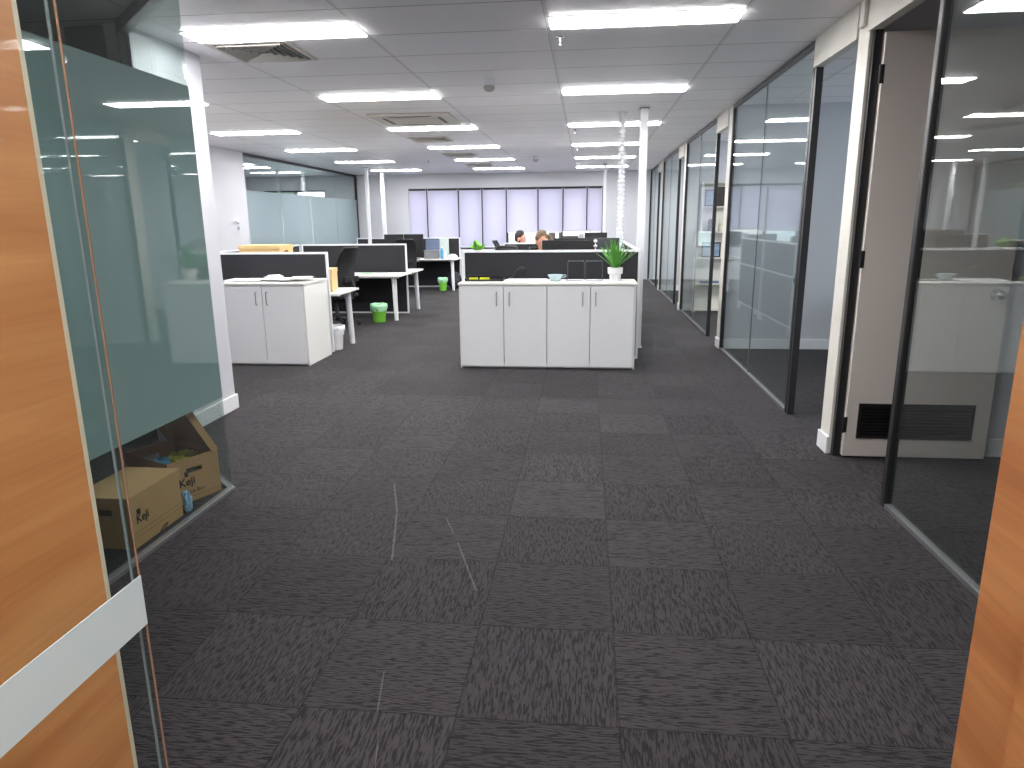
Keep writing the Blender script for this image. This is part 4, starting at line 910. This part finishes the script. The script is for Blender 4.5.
for k, (x, m_, h_) in enumerate(((1.99, M_BLK, 0.20), (2.08, M_VENT, 0.24), (2.17, M_PLY, 0.16))):
    o = MB().lathe([(0.02, 0), (0.035, 0.01), (0.03, h_*0.5), (0.04, h_*0.8), (0.018, h_)]).build('ornament', m_, None, smooth=False); o.location = (x, 11.73, 1.3025); tag(o, ['black', 'grey', 'pale gold'][k]+' ornament on the top of the lower bookcase part', 'ornament', 'ornaments on the bookcase')
o = copy_tree(dk, (3.98, 7.83, 0), None, 'white desk against the far wall of the second right-hand office', 'white office desks')

# ============================================================ people
def remesh(o, vx=0.010, sm=6):
    r = o.modifiers.new('remesh', 'REMESH'); r.mode = 'VOXEL'; r.voxel_size = vx; r.use_smooth_shade = True
    s_ = o.modifiers.new('smooth', 'SMOOTH'); s_.iterations = sm; s_.factor = 0.5
def limb(b, pts, rad):
    for i in range(len(pts)-1):
        b.cone(pts[i], pts[i+1], rad[i], rad[i+1], 14); b.ball(pts[i], rad[i], n=14)
    b.ball(pts[-1], rad[-1], n=14)
def person(loc, rz, female, label, skin, hairm, shirtm, head_pitch=0.3):
    """seated figure facing local +y; origin on the floor under the seat"""
    t = empty('person', loc, rz, label, 'person')
    hip = 0.50; k = 0.93 if female else 1.0; sh = 0.17*k+0.01
    b = MB()
    b.ball((0, 0, hip), 0.15, 1.05, 0.85, 0.75, 18); b.ball((0, 0.005, hip+0.16), 0.135, 1.0, 0.75, 1.0, 18); b.ball((0, 0.02, hip+0.36), 0.15, 1.1, 0.72, 1.0, 18)
    limb(b, [(-sh, 0.02, hip+0.47), (0, 0.02, hip+0.50), (sh, 0.02, hip+0.47)], [0.055, 0.07, 0.055])
    b.cone((0, 0.02, hip+0.48), (0, 0.055, hip+0.62), 0.055, 0.05, 14)
    for s_ in (-1, 1):
        limb(b, [(s_*0.085, 0, hip-0.01), (s_*0.11, 0.42, hip-0.02)], [0.083, 0.06]); limb(b, [(s_*0.11, 0.42, hip-0.02), (s_*0.11, 0.40, 0.09)], [0.056, 0.038])
        limb(b, [(s_*0.11, 0.38, 0.05), (s_*0.12, 0.52, 0.035)], [0.042, 0.034])
        el = (s_*(sh+0.05), 0.14, hip+0.22); wr = (s_*0.14, 0.37, hip+0.19)
        limb(b, [(s_*sh, 0.02, hip+0.46), el], [0.05, 0.038]); limb(b, [el, wr], [0.037, 0.026])
        b.ball((s_*0.13, 0.42, hip+0.185), 0.042, 0.95, 1.1, 0.42, 14)
        for q in range(4):
            x = s_*0.13+(q-1.5)*0.019; L = (0.062, 0.074, 0.07, 0.055)[q]
            limb(b, [(x, 0.45, hip+0.187), (x, 0.45+L*0.6, hip+0.19), (x, 0.45+L, hip+0.173)], [0.009, 0.008, 0.0072])
        limb(b, [(s_*0.13-s_*0.035, 0.41, hip+0.18), (s_*0.13-s_*0.055, 0.445, hip+0.172), (s_*0.13-s_*0.055, 0.47, hip+0.168)], [0.011, 0.0095, 0.008])
    # head
    H = Matrix.Translation((0, 0.06, hip+0.62)) @ Matrix.Rotation(-head_pitch, 4, 'X')
    hb = 1.0*k**0.5
    b.ball((0, 0.0, 0.125), 0.088*hb, 0.88, 1.08, 1.08, 20, H); b.ball((0, 0.035, 0.065), 0.062*hb, 0.88, 0.95, 1.0, 18, H); b.ball((0, 0.062, 0.032), 0.026, 1.0, 0.8, 0.8, 12, H)
    b.cone((0, 0.088, 0.115), (0, 0.112, 0.078), 0.008, 0.015, 10, H); b.ball((0, 0.107, 0.080), 0.014, n=10, M=H)
    b.ball((0, 0.090, 0.047), 0.018, 1.3, 0.5, 0.5, 10, H)
    for s_ in (-1, 1):
        b.ball((s_*0.082*hb, 0.0, 0.10), 0.026, 0.4, 0.75, 1.15, 12, H); b.ball((s_*0.032, 0.083, 0.128), 0.018, 1.2, 0.5, 0.5, 10, H)
    o = b.build('body', skin, t); remesh(o, 0.0085, 3)
    for s_ in (-1, 1):
        MB().ball((s_*0.033, 0.0865, 0.112), 0.0125, n=12, M=H).build('eye', mat('eye_white', (0.8, 0.8, 0.8), 0.2), t, smooth=True)
        MB().ball((s_*0.033, 0.096, 0.112), 0.0055, n=10, M=H).build('iris', mat('dark_iris', (0.03, 0.02, 0.015), 0.2), t, smooth=True)
        MB().tube([(s_*0.015, 0.1015, 0.128), (s_*0.034, 0.102, 0.134), (s_*0.052, 0.088, 0.128)], 0.0035, 6, M=H).build('eyebrow', hairm, t)
    MB().tube([(-0.024, 0.093, 0.046), (0, 0.1015, 0.047), (0.024, 0.093, 0.046)], 0.0045, 6, M=H).build('lips', mat('lips', (0.50, 0.16, 0.13), 0.4), t)
    hr = MB(); hr.ball((0, -0.024, 0.147), 0.094*hb, 0.93, 1.02, 0.98, 20, H); hr.ball((0, -0.048, 0.10), 0.070*hb, 1.05, 0.80, 1.05, 18, H)
    rnd = random.Random(3)
    for q in range(26):
        a = rnd.uniform(0, 6.28); e = rnd.uniform(0.35, 1.4)
        hr.ball((0.083*math.cos(a)*math.cos(e), -0.026+0.084*math.sin(a)*math.cos(e), 0.145+0.09*math.sin(e)), rnd.uniform(0.014, 0.024), n=8, M=H)
    if female:
        hr.ball((0, -0.115, 0.115), 0.045, n=14, M=H); hr.ball((-0.06, 0.0, 0.17), 0.04, n=12, M=H); hr.ball((0.06, 0, 0.17), 0.04, n=12, M=H)
    o = hr.build('hair', hairm, t); remesh(o, 0.008, 2)
    if not female:
        bd_ = MB(); bd_.ball((0, 0.040, 0.036), 0.061, 0.90, 0.98, 0.62, 16, H); bd_.ball((-0.052, 0.02, 0.07), 0.022, 0.6, 1, 1.4, 10, H); bd_.ball((0.052, 0.02, 0.07), 0.022, 0.6, 1, 1.4, 10, H)
        o = bd_.build('beard', hairm, t); remesh(o, 0.008, 2)
    s2 = MB(); s2.ball((0, 0, hip+0.03), 0.158, 1.06, 0.88, 0.62, 18); s2.ball((0, 0.005, hip+0.17), 0.148, 1.03, 0.80, 1.0, 18); s2.ball((0, 0.02, hip+0.36), 0.162, 1.12, 0.76, 0.98, 18)
    limb(s2, [(-sh, 0.02, hip+0.47), (0, 0.018, hip+0.495), (sh, 0.02, hip+0.47)], [0.066, 0.074, 0.066])
    for s_ in (-1, 1):
        a = Vector((s_*sh, 0.02, hip+0.46)); e = Vector((s_*(sh+0.05), 0.14, hip+0.22)); limb(s2, [a, a.lerp(e, 0.62)], [0.062, 0.054])
    o = s2.build('shirt', shirtm, t); remesh(o, 0.010, 3)
    tr = MB(); tr.ball((0, 0, hip-0.02), 0.160, 1.08, 0.88, 0.66, 18)
    for s_ in (-1, 1):
        limb(tr, [(s_*0.085, 0, hip-0.01), (s_*0.11, 0.42, hip-0.02)], [0.093, 0.071]); limb(tr, [(s_*0.11, 0.42, hip-0.02), (s_*0.11, 0.40, 0.12)], [0.067, 0.052])
    o = tr.build('trousers', M_TROU, t); remesh(o, 0.012, 3)
    for s_ in (-1, 1):
        MB().ball((s_*0.115, 0.45, 0.042), 0.05, 0.95, 2.3, 0.82, 14).build('shoe', M_BLK, t, smooth=True)
    return t
person((-0.60, 8.95, 0.015), R(205), True, 'person with fair hair and coral top looking down behind the middle screen', M_SKIN, M_HAIRB, M_SHIRT2, 0.32)
person((-1.27, 12.62, -0.03), R(-108), False, 'bearded person with dark hair and pink shirt, seen in profile facing right', M_SKIN, M_HAIRD, M_SHIRT, 0.30)

# ============================================================ outside the windows
S(MB().box(-60, 60, 18.6, 90, -4.1, -4.0).build('ground_outside', M_ASPH), 'grey street level outside the windows', 'ground')
t = empty('white_building', (-9.5, 45, -4.0), 0, 'bright white building seen through the left blinds', 'building')
MB().box(-4.5, 5.0, 0, 8, 0, 7.6).build('building_block', M_CONC, t); MB().box(-4.8, 5.3, -0.3, 8.3, 7.6, 7.9).build('roof_slab', M_CONC, t)
for k in range(4): MB().box(-3.6+k*2.3, -2.4+k*2.3, -0.03, 0.02, 3.2, 4.6).build('window_opening', M_DGREY, t)
def tree(x, y, h, r, label, seed):
    rnd = random.Random(seed); t = empty('tree', (x, y, -4.0), 0, label, 'tree', 'trees outside the windows')
    MB().cone((0, 0, 0), (0, 0, h*0.78), 0.3, 0.15, 10).build('trunk', M_BARK, t)
    b = MB()
    for k in range(46):
        a = rnd.uniform(0, 6.28); rr = r*rnd.uniform(0.1, 0.95); b.ball((rr*math.cos(a), rr*math.sin(a), h*(0.70+0.3*rnd.random())), rnd.uniform(0.5, 1.0)*r*0.33, n=8)
    o = b.build('crown', M_FOL, t)
    d_ = o.modifiers.new('d', 'DISPLACE'); tx = bpy.data.textures.new('crown', 'CLOUDS'); tx.noise_scale = 0.4; d_.texture = tx; d_.strength = 0.5
for k, (x, y, h, r) in enumerate(((-19.0, 40, 9, 2.6), (-2.0, 56, 11, 2.7), (-8.0, 33, 8.3, 1.9), (-1.8, 37, 8.8, 2.4), (3.6, 39, 9.5, 2.4), (4.8, 54, 11, 2.6))):
    tree(x, y, h, r, ['leftmost tree outside, beyond the white building edge', 'tree outside just right of the white building', 'tree outside behind the fourth blind', 'tree outside behind the dark haired person', 'tree outside behind the fair haired person', 'rightmost tree outside the windows'][k], k)
